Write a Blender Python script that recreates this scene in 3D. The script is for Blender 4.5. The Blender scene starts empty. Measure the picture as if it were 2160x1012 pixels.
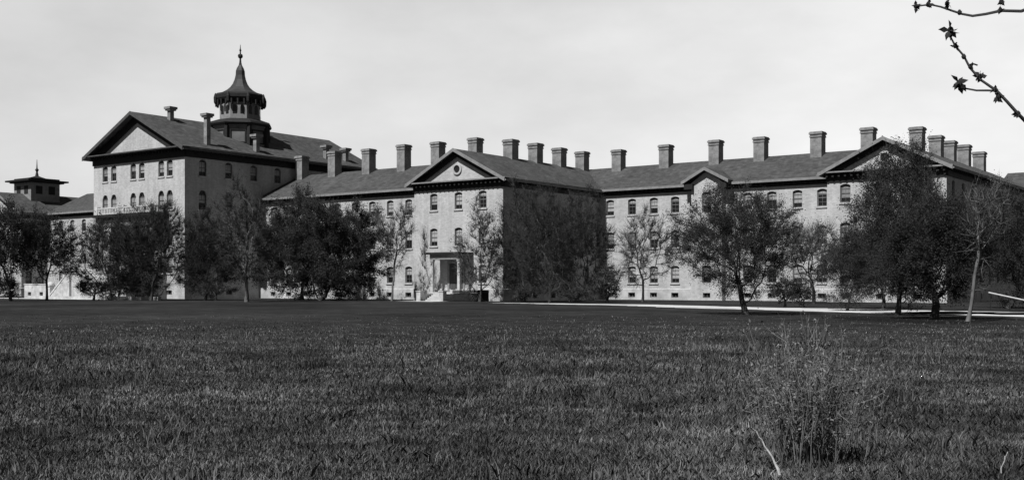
import bpy, math, random
import numpy as np
from mathutils import Vector, Matrix

# ------------------------------------------------------------------ scene, camera
sc = bpy.context.scene
COL = sc.collection
FPX, CX, HY, EYE = 2339.0, 1080.0, 602.0, 1.65      # focal length in photo pixels, optical centre, horizon row, eye height
YAW = math.radians(36.3)
FW = (-math.sin(YAW), math.cos(YAW)); RT = (math.cos(YAW), math.sin(YAW))

def at(px, d):                  # ground point seen in photo column px at view depth d
    t = (px - CX) / FPX
    return (d * (FW[0] + t * RT[0]), d * (FW[1] + t * RT[1]))
def ax(px, b):                  # x where photo column px meets the wall plane y = b
    t = (px - CX) / FPX
    return b * (FW[0] + t * RT[0]) / (FW[1] + t * RT[1])
def by(px, a):                  # y where photo column px meets the wall plane x = a
    t = (px - CX) / FPX
    return a * (FW[1] + t * RT[1]) / (FW[0] + t * RT[0])
def zz(py, d):
    return EYE + (HY - py) * d / FPX

cam_d = bpy.data.cameras.new('camera'); cam = bpy.data.objects.new('camera', cam_d); COL.objects.link(cam)
cam.location = (0, 0, EYE); cam.rotation_euler = (math.pi / 2, 0, YAW)
cam_d.sensor_width = 36; cam_d.lens = 36 * FPX / 2160; cam_d.shift_y = (HY - 506) / 2160
cam_d.clip_start = 0.05; cam_d.clip_end = 12000
sc.camera = cam
sc.view_settings.view_transform = 'Standard'; sc.view_settings.look = 'None'
sc.view_settings.exposure = 0; sc.view_settings.gamma = 1
sc.render.engine = 'CYCLES'
sc.cycles.filter_width = 1.5
sc.cycles.max_bounces = 6

# ------------------------------------------------------------------ light
SUN_EL = math.radians(53)
SUN_OFF = math.radians(1.5)     # a touch to the left of the front-wall normal
sd = Vector((-math.sin(SUN_OFF) * math.cos(SUN_EL), -math.cos(SUN_OFF) * math.cos(SUN_EL), math.sin(SUN_EL)))
sun_d = bpy.data.lights.new('sun', 'SUN'); sun_d.energy = 5.0; sun_d.angle = math.radians(0.6); sun_d.color = (1, 1, 1)
sun = bpy.data.objects.new('sun', sun_d); COL.objects.link(sun)
sun.rotation_euler = sd.to_track_quat('Z', 'Y').to_euler(); sun.location = (-60, -60, 80)

w = bpy.data.worlds.new('World'); sc.world = w; w.use_nodes = True
nt = w.node_tree; nt.nodes.clear()
def N(t, typ, **kw):
    n = t.nodes.new(typ)
    for k, v in kw.items():
        if k.startswith('i_'): n.inputs[k[2:]].default_value = v
        else: setattr(n, k, v)
    return n
def ramp(t, stops):
    n = t.nodes.new('ShaderNodeValToRGB'); e = n.color_ramp.elements
    while len(e) < len(stops): e.new(0.5)
    for i, (p, v) in enumerate(stops):
        e[i].position = p; e[i].color = (v, v, v, 1)
    return n
sky = N(nt, 'ShaderNodeTexSky', sky_type='NISHITA', sun_disc=False, sun_elevation=SUN_EL, air_density=1.0, dust_density=0.6, ozone_density=1.0)
sky.sun_rotation = math.radians(180) + SUN_OFF
bw = N(nt, 'ShaderNodeRGBToBW')
tc = N(nt, 'ShaderNodeTexCoord')
mp = N(nt, 'ShaderNodeMapping'); mp.inputs['Scale'].default_value = (3.0, 3.0, 7.0)
cl = N(nt, 'ShaderNodeTexNoise', i_Scale=1.9, i_Detail=6.0, i_Roughness=0.55)
cr = ramp(nt, [(0.34, 0.91), (0.66, 1.05)])
mul = N(nt, 'ShaderNodeMath', operation='MULTIPLY'); mu0 = N(nt, 'ShaderNodeMath', operation='MULTIPLY'); mu0.inputs[1].default_value = 0.45
SKY_STRENGTH = 0.05; HAZE = 0.74
bg = N(nt, 'ShaderNodeBackground', i_Strength=SKY_STRENGTH)
ow = N(nt, 'ShaderNodeOutputWorld')
L = nt.links.new
L(sky.outputs[0], bw.inputs[0]); L(tc.outputs['Generated'], mp.inputs[0]); L(mp.outputs[0], cl.inputs['Vector'])
L(cl.outputs['Fac'], cr.inputs[0]); L(bw.outputs[0], mu0.inputs[0]); L(mu0.outputs[0], mul.inputs[0]); L(cr.outputs[0], mul.inputs[1])
sep = N(nt, 'ShaderNodeSeparateXYZ'); L(tc.outputs['Generated'], sep.inputs[0])
hz = ramp(nt, [(0.0, 1.0), (0.29, 0.93), (0.36, 0.62), (0.52, 0.10), (1.0, 0.03)]); L(sep.outputs[2], hz.inputs[0])   # thin bright cloud sheet low in the sky
hc = N(nt, 'ShaderNodeMath', operation='MULTIPLY'); L(hz.outputs[0], hc.inputs[0]); L(cr.outputs[0], hc.inputs[1])
hs = N(nt, 'ShaderNodeMath', operation='MULTIPLY'); 
dt = N(nt, 'ShaderNodeVectorMath', operation='DOT_PRODUCT'); L(tc.outputs['Generated'], dt.inputs[0]); dt.inputs[1].default_value = (-0.592, 0.806, 0)   # made-up falloff: sky dimmed outside the view ahead to deepen shaded side walls
az = ramp(nt, [(0.20, 0.02), (0.62, 0.50), (0.88, 1.0)]); L(dt.outputs['Value'], az.inputs[0])
ha = N(nt, 'ShaderNodeMath', operation='MULTIPLY'); L(hc.outputs[0], ha.inputs[0]); L(az.outputs[0], ha.inputs[1])
dr = N(nt, 'ShaderNodeVectorMath', operation='DOT_PRODUCT'); L(tc.outputs['Generated'], dr.inputs[0]); dr.inputs[1].default_value = (0.806, 0.592, 0)
dm = N(nt, 'ShaderNodeMath', operation='MULTIPLY_ADD'); L(dr.outputs['Value'], dm.inputs[0]); dm.inputs[1].default_value = 0.5; dm.inputs[2].default_value = 0.5
lr = ramp(nt, [(0.28, 0.86), (0.5, 0.96), (0.62, 1.08)]); L(dm.outputs[0], lr.inputs[0])      # thicker, greyer cloud to the west
hb = N(nt, 'ShaderNodeMath', operation='MULTIPLY'); L(ha.outputs[0], hb.inputs[0]); L(lr.outputs[0], hb.inputs[1])
L(hb.outputs[0], hs.inputs[0]); hs.inputs[1].default_value = HAZE / SKY_STRENGTH
ad = N(nt, 'ShaderNodeMath', operation='ADD'); L(mul.outputs[0], ad.inputs[0]); L(hs.outputs[0], ad.inputs[1])
L(ad.outputs[0], bg.inputs[0]); L(bg.outputs[0], ow.inputs[0])

# ------------------------------------------------------------------ materials (a monochrome print: every base colour is a grey)
def mat(name, lo, hi, scale=1.0, detail=5, rough=0.85, kind='noise', island=0.0, stretch=None, spec=0.2, bump=0.0, blotch=None, trans=0.0, stain=None, perobj=0.0):
    m = bpy.data.materials.new(name); m.use_nodes = True
    t = m.node_tree; t.nodes.clear(); k = t.links.new
    o = N(t, 'ShaderNodeOutputMaterial'); p = N(t, 'ShaderNodeBsdfPrincipled', i_Roughness=rough)
    p.inputs['Specular IOR Level'].default_value = spec
    k(p.outputs[0], o.inputs[0])
    c = N(t, 'ShaderNodeTexCoord'); mpn = N(t, 'ShaderNodeMapping')
    if stretch: mpn.inputs['Scale'].default_value = stretch
    k(c.outputs['Object'], mpn.inputs[0])
    n = N(t, 'ShaderNodeTexNoise', i_Scale=scale, i_Detail=detail, i_Roughness=0.62)
    k(mpn.outputs[0], n.inputs['Vector'])
    r = ramp(t, [(0.32, lo), (0.68, hi)]); k(n.outputs['Fac'], r.inputs[0])
    out = r.outputs[0]
    def times(a, b):
        x = N(t, 'ShaderNodeMix', data_type='RGBA', blend_type='MULTIPLY'); x.inputs[0].default_value = 1
        k(a, x.inputs[6]); k(b, x.inputs[7]); return x.outputs[2]
    if blotch:                                    # (scale, low factor, high factor)
        n2 = N(t, 'ShaderNodeTexNoise', i_Scale=blotch[0], i_Detail=4.0, i_Roughness=0.6)
        k(c.outputs['Object'], n2.inputs['Vector'])
        r2 = ramp(t, [(0.35, blotch[1]), (0.65, blotch[2])]); k(n2.outputs['Fac'], r2.inputs[0])
        out = times(out, r2.outputs[0])
    if stain:                                     # rain streaks running down the wall
        ms = N(t, 'ShaderNodeMapping'); ms.inputs['Scale'].default_value = (1.5, 1.5, 0.13); k(c.outputs['Object'], ms.inputs[0])
        n3 = N(t, 'ShaderNodeTexNoise', i_Scale=1.0, i_Detail=5.0, i_Roughness=0.6); k(ms.outputs[0], n3.inputs['Vector'])
        r3 = ramp(t, [(0.36, stain[0]), (0.56, stain[1])]); k(n3.outputs['Fac'], r3.inputs[0]); out = times(out, r3.outputs[0])
    if perobj:
        oi = N(t, 'ShaderNodeObjectInfo'); r4 = ramp(t, [(0, 1 - perobj), (1, 1 + perobj)]); k(oi.outputs['Random'], r4.inputs[0]); out = times(out, r4.outputs[0])
    if kind == 'brick':
        sx = N(t, 'ShaderNodeSeparateXYZ'); k(c.outputs['Object'], sx.inputs[0])
        ad = N(t, 'ShaderNodeMath', operation='ADD'); k(sx.outputs[0], ad.inputs[0]); k(sx.outputs[1], ad.inputs[1])
        cb = N(t, 'ShaderNodeCombineXYZ'); k(ad.outputs[0], cb.inputs[0]); k(sx.outputs[2], cb.inputs[1])
        b = N(t, 'ShaderNodeTexBrick', i_Scale=1.0); b.inputs['Brick Width'].default_value = 0.34
        b.inputs['Row Height'].default_value = 0.13; b.inputs['Mortar Size'].default_value = 0.014
        b.inputs['Color1'].default_value = (1, 1, 1, 1); b.inputs['Color2'].default_value = (0.78, 0.78, 0.78, 1)
        b.inputs['Mortar'].default_value = (0.8, 0.8, 0.8, 1); b.inputs['Bias'].default_value = -0.2
        k(cb.outputs[0], b.inputs['Vector']); out = times(out, b.outputs['Color'])
    if kind == 'slate':
        sx = N(t, 'ShaderNodeSeparateXYZ'); k(c.outputs['Object'], sx.inputs[0])
        ad = N(t, 'ShaderNodeMath', operation='ADD'); k(sx.outputs[0], ad.inputs[0]); k(sx.outputs[1], ad.inputs[1])
        cb = N(t, 'ShaderNodeCombineXYZ'); k(ad.outputs[0], cb.inputs[0]); k(sx.outputs[2], cb.inputs[1])
        b = N(t, 'ShaderNodeTexBrick', i_Scale=1.0); b.inputs['Brick Width'].default_value = 0.5
        b.inputs['Row Height'].default_value = 0.16; b.inputs['Mortar Size'].default_value = 0.012
        b.inputs['Color1'].default_value = (1, 1, 1, 1); b.inputs['Color2'].default_value = (0.7, 0.7, 0.7, 1)
        b.inputs['Mortar'].default_value = (0.5, 0.5, 0.5, 1)
        k(cb.outputs[0], b.inputs['Vector']); out = times(out, b.outputs['Color'])
    if island:
        g = N(t, 'ShaderNodeNewGeometry'); ri = ramp(t, [(0, 1 - island), (1, 1 + island)])
        k(g.outputs['Random Per Island'], ri.inputs[0]); out = times(out, ri.outputs[0])
    if bump:
        bp = N(t, 'ShaderNodeBump', i_Strength=bump, i_Distance=0.1); k(n.outputs['Fac'], bp.inputs['Height']); k(bp.outputs[0], p.inputs['Normal'])
    k(out, p.inputs['Base Color'])
    if trans:
        tr = N(t, 'ShaderNodeBsdfTranslucent'); k(out, tr.inputs['Color']); mx = N(t, 'ShaderNodeMixShader'); mx.inputs[0].default_value = trans
        k(p.outputs[0], mx.inputs[1]); k(tr.outputs[0], mx.inputs[2]); k(mx.outputs[0], o.inputs[0])
    return m
M = {}
M['brick'] = mat('pale_brick', 0.50, 0.62, 2.6, 8, 0.9, 'brick', blotch=(0.45, 0.91, 1.05), stain=(0.90, 1.03))
M['stone'] = mat('pale_stone', 0.42, 0.60, 1.5, 6, 0.9, blotch=(0.8, 0.8, 1.1))
M['chim'] = mat('chimney_brick', 0.24, 0.38, 2.5, 6, 0.9, 'brick', blotch=(0.9, 0.7, 1.1))
M['roof'] = mat('slate_roof', 0.066, 0.116, 1.4, 8, 0.8, 'slate', blotch=(0.25, 0.84, 1.12), stain=(0.90, 1.05))
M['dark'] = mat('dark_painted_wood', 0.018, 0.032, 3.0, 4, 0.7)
M['trim'] = mat('weathered_trim_paint', 0.20, 0.30, 2.0, 5, 0.8)
M['drum'] = mat('grey_boarding', 0.13, 0.21, 1.2, 5, 0.7)
M['gut'] = mat('grey_gutter_paint', 0.07, 0.11, 2.0, 5, 0.8)
M['white'] = mat('white_painted_wood', 0.5, 0.68, 2.0, 5, 0.7)
M['sash'] = mat('grey_sash_paint', 0.11, 0.18, 4.0, 3, 0.6, perobj=0.35)
M['blind'] = mat('window_blind_cloth', 0.26, 0.40, 1.0, 3, 0.9, stretch=(6, 6, 0.5), perobj=0.3)
M['glass'] = mat('dark_window_glass', 0.012, 0.022, 0.6, 3, 0.12, spec=0.5)
M['door'] = mat('dark_door_wood', 0.05, 0.09, 5.0, 4, 0.6, stretch=(3, 3, 0.3))
M['iron'] = mat('black_iron', 0.02, 0.035, 6.0, 3, 0.6)
M['tin'] = mat('dull_sheet_metal', 0.035, 0.06, 1.2, 5, 0.55, spec=0.4)
M['bark'] = mat('grey_bark', 0.04, 0.085, 6.0, 5, 0.95, stretch=(1, 1, 0.25))
M['twig'] = mat('grey_twigs', 0.05, 0.10, 2.0, 3, 0.95, island=0.3)
M['palebark'] = mat('pale_bark', 0.10, 0.20, 5.0, 5, 0.95, stretch=(1, 1, 0.3))
M['leaf'] = mat('dark_foliage', 0.044, 0.078, 0.6, 4, 0.8, island=0.25, trans=0.4)
M['leaf2'] = mat('young_foliage', 0.04, 0.08, 0.6, 4, 0.8, island=0.4, trans=0.4)
M['ever'] = mat('evergreen_foliage', 0.032, 0.058, 0.6, 4, 0.8, island=0.25, trans=0.35)
M['grass'] = mat('rough_grass', 0.044, 0.140, 1.6, 9, 0.8, island=0.8, blotch=(0.32, 0.36, 1.75))
M['lawn'] = mat('lawn_turf', 0.014, 0.040, 0.8, 12, 0.95, blotch=(0.09, 0.62, 1.4), spec=0.05)
M['darkground'] = mat('dark_ground', 0.008, 0.016, 1.0, 8, 0.95, spec=0.05)
M['gravel'] = mat('pale_gravel', 0.48, 0.70, 3.0, 8, 0.95, blotch=(0.35, 0.72, 1.12), spec=0.05)
M['stick'] = mat('bleached_dry_wood', 0.20, 0.42, 25.0, 4, 0.9)
M['whip'] = mat('shrub_stem', 0.09, 0.22, 3.0, 4, 0.9, island=0.5)

# ------------------------------------------------------------------ mesh builder
class MB:
    def __init__(s): s.v = []; s.f = []; s.m = []
    def poly(s, pts, mi=0):
        n = len(s.v); s.v += [tuple(p) for p in pts]; s.f.append(tuple(range(n, n + len(pts)))); s.m.append(mi)
    def box(s, x0, x1, y0, y1, z0, z1, mi=0):
        n = len(s.v)
        s.v += [(x0, y0, z0), (x1, y0, z0), (x1, y1, z0), (x0, y1, z0), (x0, y0, z1), (x1, y0, z1), (x1, y1, z1), (x0, y1, z1)]
        for q in ((3, 2, 1, 0), (4, 5, 6, 7), (0, 1, 5, 4), (1, 2, 6, 5), (2, 3, 7, 6), (3, 0, 4, 7)):
            s.f.append(tuple(n + i for i in q)); s.m.append(mi)
    def prism(s, pts, vec, mi=0):           # convex polygon swept by vec
        n = len(s.v); k = len(pts); vec = Vector(vec)
        a = [Vector(p) for p in pts]
        nn = Vector((0, 0, 0))
        for i in range(k): nn += a[i].cross(a[(i + 1) % k])
        if nn.dot(vec) < 0: a = a[::-1]
        s.v += [tuple(p) for p in a] + [tuple(p + vec) for p in a]
        s.f.append(tuple(n + i for i in range(k))[::-1]); s.m.append(mi)
        s.f.append(tuple(n + k + i for i in range(k))); s.m.append(mi)
        for i in range(k):
            j = (i + 1) % k
            s.f.append((n + i, n + j, n + k + j, n + k + i)); s.m.append(mi)
    def lathe(s, cx, cy, prof, seg=12, mi=0, ph=0.0):
        n = len(s.v)
        for r, z in prof:
            for i in range(seg):
                an = 2 * math.pi * (i + 0.5) / seg + ph
                s.v.append((cx + r * math.cos(an), cy + r * math.sin(an), z))
        for j in range(len(prof) - 1):
            for i in range(seg):
                i2 = (i + 1) % seg
                s.f.append((n + j * seg + i, n + j * seg + i2, n + (j + 1) * seg + i2, n + (j + 1) * seg + i)); s.m.append(mi)
        s.f.append(tuple(n + i for i in range(seg))[::-1]); s.m.append(mi)
        e = n + (len(prof) - 1) * seg
        s.f.append(tuple(e + i for i in range(seg))); s.m.append(mi)
    def tube(s, pts, rad, seg=5, mi=0):
        pts = [Vector(p) for p in pts]; n = len(s.v)
        for i, p in enumerate(pts):
            d = (pts[min(i + 1, len(pts) - 1)] - pts[max(i - 1, 0)]).normalized()
            u = d.cross(Vector((0.31, 0.2, 0.93))); u = u.normalized() if u.length > 1e-3 else Vector((1, 0, 0))
            v = d.cross(u); r = rad[i] if hasattr(rad, '__len__') else rad
            for k in range(seg):
                an = 2 * math.pi * k / seg
                s.v.append(tuple(p + u * (r * math.cos(an)) + v * (r * math.sin(an))))
        for i in range(len(pts) - 1):
            for k in range(seg):
                k2 = (k + 1) % seg
                s.f.append((n + i * seg + k, n + i * seg + k2, n + (i + 1) * seg + k2, n + (i + 1) * seg + k)); s.m.append(mi)
        e = n + (len(pts) - 1) * seg
        s.f.append(tuple(e + k for k in range(seg))); s.m.append(mi)
    def build(s, name, mats, parent=None, org=(0, 0, 0), loc=None, smooth=False, rot=0.0):
        me = bpy.data.meshes.new(name)
        vs = [(x - org[0], y - org[1], z - org[2]) for x, y, z in s.v]
        me.from_pydata(vs, [], s.f)
        for m in (mats if isinstance(mats, (list, tuple)) else [mats]): me.materials.append(m)
        if any(s.m): me.polygons.foreach_set('material_index', s.m)
        if smooth: me.polygons.foreach_set('use_smooth', [True] * len(s.f))
        me.update()
        o = bpy.data.objects.new(name, me); COL.objects.link(o)
        if loc is not None: o.location = loc
        o.rotation_euler = (0, 0, rot)
        o.parent = parent
        return o

def tag(o, label, cat, group=None):
    o['label'] = label; o['category'] = cat
    if group: o['group'] = group
    return o
def thing(name, label, cat, loc, group=None):
    o = bpy.data.objects.new(name, None); COL.objects.link(o); o.location = loc; o.empty_display_size = 0.5
    return tag(o, label, cat, group)

# ------------------------------------------------------------------ walls with real window openings
def arch_pts(w, h, rise, n=6):        # head of an opening, left to right, springing at h - rise
    out = []
    for i in range(n + 1):
        q = -1 + 2 * i / n
        out.append((q * w / 2, h - rise + rise * math.sqrt(max(0, 1 - q * q)) if rise > 0.3 * w else h - rise * q * q))
    return out
def facade(mb, O, U, Nn, u0, u1, z0, z1, holes, depth=0.24, mi=0):
    """wall sheet from u0 to u1; holes = (u_centre, sill_z, width, height, rise)"""
    O, U, Nn = Vector(O), Vector(U), Vector(Nn)
    def P(u, z, d=0.0):
        p = O + U * u - Nn * d; return (p.x, p.y, z)
    us = sorted({u0, u1} | {round(h[0] - h[2] / 2, 4) for h in holes} | {round(h[0] + h[2] / 2, 4) for h in holes})
    rows = sorted({z0, z1} | {round(h[1], 4) for h in holes} | {round(h[1] + h[3], 4) for h in holes})
    us = [u for u in us if u0 <= u <= u1]; rows = [z for z in rows if z0 <= z <= z1]
    for i in range(len(us) - 1):
        for j in range(len(rows) - 1):
            uc = (us[i] + us[i + 1]) / 2; zc = (rows[j] + rows[j + 1]) / 2
            if any(abs(uc - h[0]) < h[2] / 2 and h[1] < zc < h[1] + h[3] for h in holes): continue
            mb.poly([P(us[i], rows[j]), P(us[i + 1], rows[j]), P(us[i + 1], rows[j + 1]), P(us[i], rows[j + 1])], mi)
    for uc, zs, w_, h_, rise in holes:
        a = arch_pts(w_, h_, rise) if rise > 0 else [(-w_ / 2, h_), (w_ / 2, h_)]
        if rise > 0:
            m = len(a) // 2
            mb.poly([P(uc - w_ / 2, zs + h_)] + [P(uc + x, zs + z) for x, z in a[:m + 1]], mi)
            mb.poly([P(uc + w_ / 2, zs + h_)] + [P(uc + x, zs + z) for x, z in a[m:][::-1]][::-1], mi)
        ring = [(-w_ / 2, 0)] + a + [(w_ / 2, 0)]
        for k in range(len(ring)):
            p, q = ring[k], ring[(k + 1) % len(ring)]
            if abs(p[0] - q[0]) + abs(p[1] - q[1]) < 1e-4: continue
            mb.poly([P(uc + p[0], zs + p[1]), P(uc + p[0], zs + p[1], depth), P(uc + q[0], zs + q[1], depth), P(uc + q[0], zs + q[1])], mi)

_wcache = {}
def window_meshes(w, h, rise, var):
    key = (round(w, 2), round(h, 2), round(rise, 2), var)
    if key in _wcache: return _wcache[key]
    head = arch_pts(w, h, rise) if rise > 0 else [(-w / 2, h), (w / 2, h)]
    ring = [(-w / 2, 0)] + head + [(w / 2, 0)]
    fr = MB(); t = 0.085; sx = (w - 2 * t) / w; sz = (h - 2 * t) / h
    inner = [(x * sx, t + z * sz) for x, z in ring]
    for k in range(len(ring)):
        j = (k + 1) % len(ring)
        p, q, pi, qi = ring[k], ring[j], inner[k], inner[j]
        fr.poly([(p[0], 0.15, p[1]), (q[0], 0.15, q[1]), (qi[0], 0.15, qi[1]), (pi[0], 0.15, pi[1])][::-1])
        fr.poly([(pi[0], 0.15, pi[1]), (qi[0], 0.15, qi[1]), (qi[0], 0.22, qi[1]), (pi[0], 0.22, pi[1])])
    if h > 1.0:
        fr.box(-w / 2 + t, w / 2 - t, 0.16, 0.20, h * 0.48, h * 0.48 + 0.08)
        fr.box(-0.015, 0.015, 0.165, 0.19, h * 0.48 + 0.08 if var == 1 else t, h - t)
        for q in (0.24, 0.73):
            if var == 1 and q < 0.4: continue
            fr.box(-w / 2 + t, -0.015, 0.165, 0.19, h * q, h * q + 0.03); fr.box(0.015, w / 2 - t, 0.165, 0.19, h * q, h * q + 0.03)
    else:
        fr.box(-0.03, 0.03, 0.165, 0.19, t, h - t)
    pa = MB(); pa.poly([(x, 0.21, z) for x, z in inner][::-1])
    si = MB(); si.box(-w / 2 - 0.12, w / 2 + 0.12, -0.10, 0.16, -0.16, 0.0)
    def me(mb, name, m):
        o = mb.build(name, m); d = o.data; bpy.data.objects.remove(o); return d
    bl = None
    if var in (0, 1, 3, 4, 5) and h > 1.0:
        zb = {0: h * 0.5, 1: h * 0.36, 3: h * 0.12, 4: h * 0.68, 5: h * 0.27}[var]
        b = MB(); zt = h - max(rise, 0.12) - 0.02
        b.poly([(-w / 2 + t + .01, 0.203, zb), (w / 2 - t - .01, 0.203, zb), (w / 2 - t - .01, 0.203, zt), (-w / 2 + t + .01, 0.203, zt)])
        bl = me(b, 'blind', M['blind'])
    _wcache[key] = (me(fr, 'window', M['sash']), me(pa, 'pane', M['glass']), me(si, 'sill', M['stone']), bl)
    return _wcache[key]
def put(name, data, parent, loc=(0, 0, 0), rot=0.0):
    o = bpy.data.objects.new(name, data); COL.objects.link(o); o.parent = parent
    o.location = loc; o.rotation_euler = (0, 0, rot); return o
WR = random.Random(5)
def window(root, O, U, Nn, hole, var=None):
    uc, zs, w_, h_, rise = hole
    if var is None: var = WR.choice((0, 1, 1, 3, 5, 5, 3, 5, 4, 1))
    fr, pa, si, bl = window_meshes(w_, h_, rise, var)
    p = Vector(O) + Vector(U) * uc; r = math.atan2(U[1], U[0])
    o = put('window', fr, root, (p.x - root.location.x, p.y - root.location.y, zs), r)
    put('pane', pa, o); 
    if h_ > 1.0: put('sill', si, o)
    if bl: put('blind', bl, o)
    return o
FRONT = ((1, 0, 0), (0, -1, 0)); SIDE = ((0, 1, 0), (1, 0, 0))

def shell(root, x0, x1, y0, y1, zw, front, side, pl=1.25, gable=None, ridge=None, front_span=None):
    """walls and plinth of one building: openings in the sunlit front (normal -y) and the shaded side (normal +x)"""
    g = root.location
    wall, plin = MB(), MB()
    hi = lambda hs: [h for h in hs if h[1] > pl]
    lo = lambda hs: [h for h in hs if h[1] <= pl]
    facade(wall, (0, y0, 0), *FRONT, x0, x1, pl, zw, hi(front)); facade(wall, (x1, 0, 0), *SIDE, y0, y1, pl, zw, hi(side))
    wall.poly([(x0, y0, pl), (x0, y0, zw), (x0, y1, zw), (x0, y1, pl)]); wall.poly([(x1, y1, pl), (x0, y1, pl), (x0, y1, zw), (x1, y1, zw)])
    wall.box(x0 + .6, x1 - .6, y0 + .6, y1 - .6, 0, zw - .1)           # dark core so that no light leaks through
    if gable == 'y':
        xc = (x0 + x1) / 2
        for yy in (y0, y1): wall.poly([(x0, yy, zw), (x1, yy, zw), (xc, yy, ridge)])
    if gable == 'x':
        yc = (y0 + y1) / 2
        for xx in (x0, x1): wall.poly([(xx, y0, zw), (xx, y1, zw), (xx, yc, ridge)])
    e = 0.07
    facade(plin, (0, y0 - e, 0), *FRONT, x0 - e, x1 + e, -.3, pl, lo(front), .3); facade(plin, (x1 + e, 0, 0), *SIDE, y0 - e, y1, -.3, pl, lo(side), .3)
    plin.poly([(x0 - e, y0 - e, pl), (x1 + e, y0 - e, pl), (x1, y0, pl + .05), (x0, y0, pl + .05)])
    plin.poly([(x1 + e, y0 - e, pl), (x1 + e, y1, pl), (x1, y1, pl + .05), (x1, y0, pl + .05)])
    plin.poly([(x0 - e, y0 - e, -.3), (x0 - e, y0 - e, pl), (x0 - e, y1, pl), (x0 - e, y1, -.3)])
    wo = wall.build('wall', M['brick'], root, g); plin.build('plinth', M['stone'], root, g)
    for h in front: window(root, (0, y0, 0), *FRONT, h)
    for h in side: window(root, (x1, 0, 0), *SIDE, h)
    return wo

def roof_y(root, x0, x1, y0, y1, zw, rise, e=0.75, g=0.7, th=0.22, fd=.68, rk=.62, tm='trim'):
    """ridge along y, gable to the front, cornices"""
    xc = (x0 + x1) / 2; half = (x1 - x0) / 2; k = rise / half; zb = zw + 0.30; o = root.location
    r = MB(); y0g = y0 - g
    for s in (-1, 1):
        pts = [(xc, y0g, zb + rise), (xc, y0g, zb + rise + th), (xc + s * (half + e), y0g, zb - k * e + th), (xc + s * (half + e), y0g, zb - k * e)]
        r.prism(pts, (0, y1 - y0g, 0))
    ro = r.build('roof', M['roof'], root, o)
    c = MB()
    # eaves: frieze, brackets, soffit and gutter on the two long sides
    for s in (-1, 1):
        xw = xc + s * half
        a, b = sorted((xw + s * .02, xw + s * .14)); c.box(a, b, y0 + .05, y1, zw - fd, zw + .12)
        a, b = sorted((xw + s * .03, xw + s * (e - .06))); c.box(a, b, y0 + .02, y1 - .1, zw + .12, zw + .24)
        n = int((y1 - y0) / 0.7)
        for i in range(n):
            yy = y0 + .35 + i * (y1 - y0 - .4) / n
            a, b = sorted((xw + s * .141, xw + s * .55)); c.box(a, b, yy, yy + .2, zw - .2, zw + .119)
    # front horizontal cornice with brackets
    c.box(x0 - .1, x1 + .1, y0 - .14, y0 - .02, zw - fd, zw + .1)
    c.box(x0 - e, x1 + e, y0 - g + .04, y0 - .03, zw + .1, zw + .24)
    n = int((x1 - x0) / 0.62)
    for i in range(n + 1):
        xx = x0 + i * (x1 - x0 - .2) / n
        c.box(xx, xx + .2, y0 - .52, y0 - .141, zw - .24, zw + .099)
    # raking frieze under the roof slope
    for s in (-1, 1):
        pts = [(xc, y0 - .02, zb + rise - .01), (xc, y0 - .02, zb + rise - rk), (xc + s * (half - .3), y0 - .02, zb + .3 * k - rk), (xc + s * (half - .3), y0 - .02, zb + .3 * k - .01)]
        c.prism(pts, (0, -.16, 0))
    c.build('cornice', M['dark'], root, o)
    t = MB()      # lighter barge boards on the gable edge and gutter lip
    for s in (-1, 1):
        pts = [(xc, y0g - .02, zb + rise - .10), (xc, y0g - .02, zb + rise + th + .05), (xc + s * (half + e), y0g - .02, zb - k * e + th + .05), (xc + s * (half + e), y0g - .02, zb - k * e - .10)]
        t.prism(pts, (0, -.07, 0))
        xe = xc + s * (half + e)
        a, b = sorted((xe + s * .01, xe + s * .13)); t.box(a, b, y0g, y1, zb - k * e - .02, zb - k * e + .14)
    t.box(x0 - e, x1 + e, y0 - g - .03, y0 - g + .035, zw + .16, zw + .30)
    t.build('barge_board', M[tm], root, o)
    return ro

def roof_x(root, x0, x1, y0, y1, zw, rise, e=0.5, th=0.22, rx0=None, rx1=None):
    """ridge along x, front eave with cornice"""
    yc = (y0 + y1) / 2; half = (y1 - y0) / 2; k = rise / half; zb = zw + 0.30; o = root.location
    r = MB()
    for s in (-1, 1):
        a, b = (x0 if rx0 is None else rx0), (x1 if rx1 is None else rx1)      # the slope runs on under the crossing roof to form a valley
        pts = [(a, yc, zb + rise), (a, yc, zb + rise + th), (a, yc + s * (half + e), zb - k * e + th), (a, yc + s * (half + e), zb - k * e)]
        r.prism(pts, (b - a, 0, 0))
    ro = r.build('roof', M['roof'], root, o)
    c = MB()
    c.box(x0, x1, y0 - .10, y0 - .02, zw - .46, zw + .12)
    c.box(x0, x1, y0 - e + .06, y0 - .03, zw + .12, zw + .24)
    n = int((x1 - x0) / 0.62)
    for i in range(n):
        xx = x0 + .2 + i * (x1 - x0 - .3) / n
        c.box(xx, xx + .24, y0 - .36, y0 - .101, zw - .3, zw + .119)
    c.build('cornice', M['dark'], root, o)
    t = MB(); t.box(x0, x1, y0 - e - .13, y0 - e - .01, zb - k * e - .06, zb - k * e + .2)
    t.build('gutter', M['trim'], root, o)
    return ro

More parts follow.
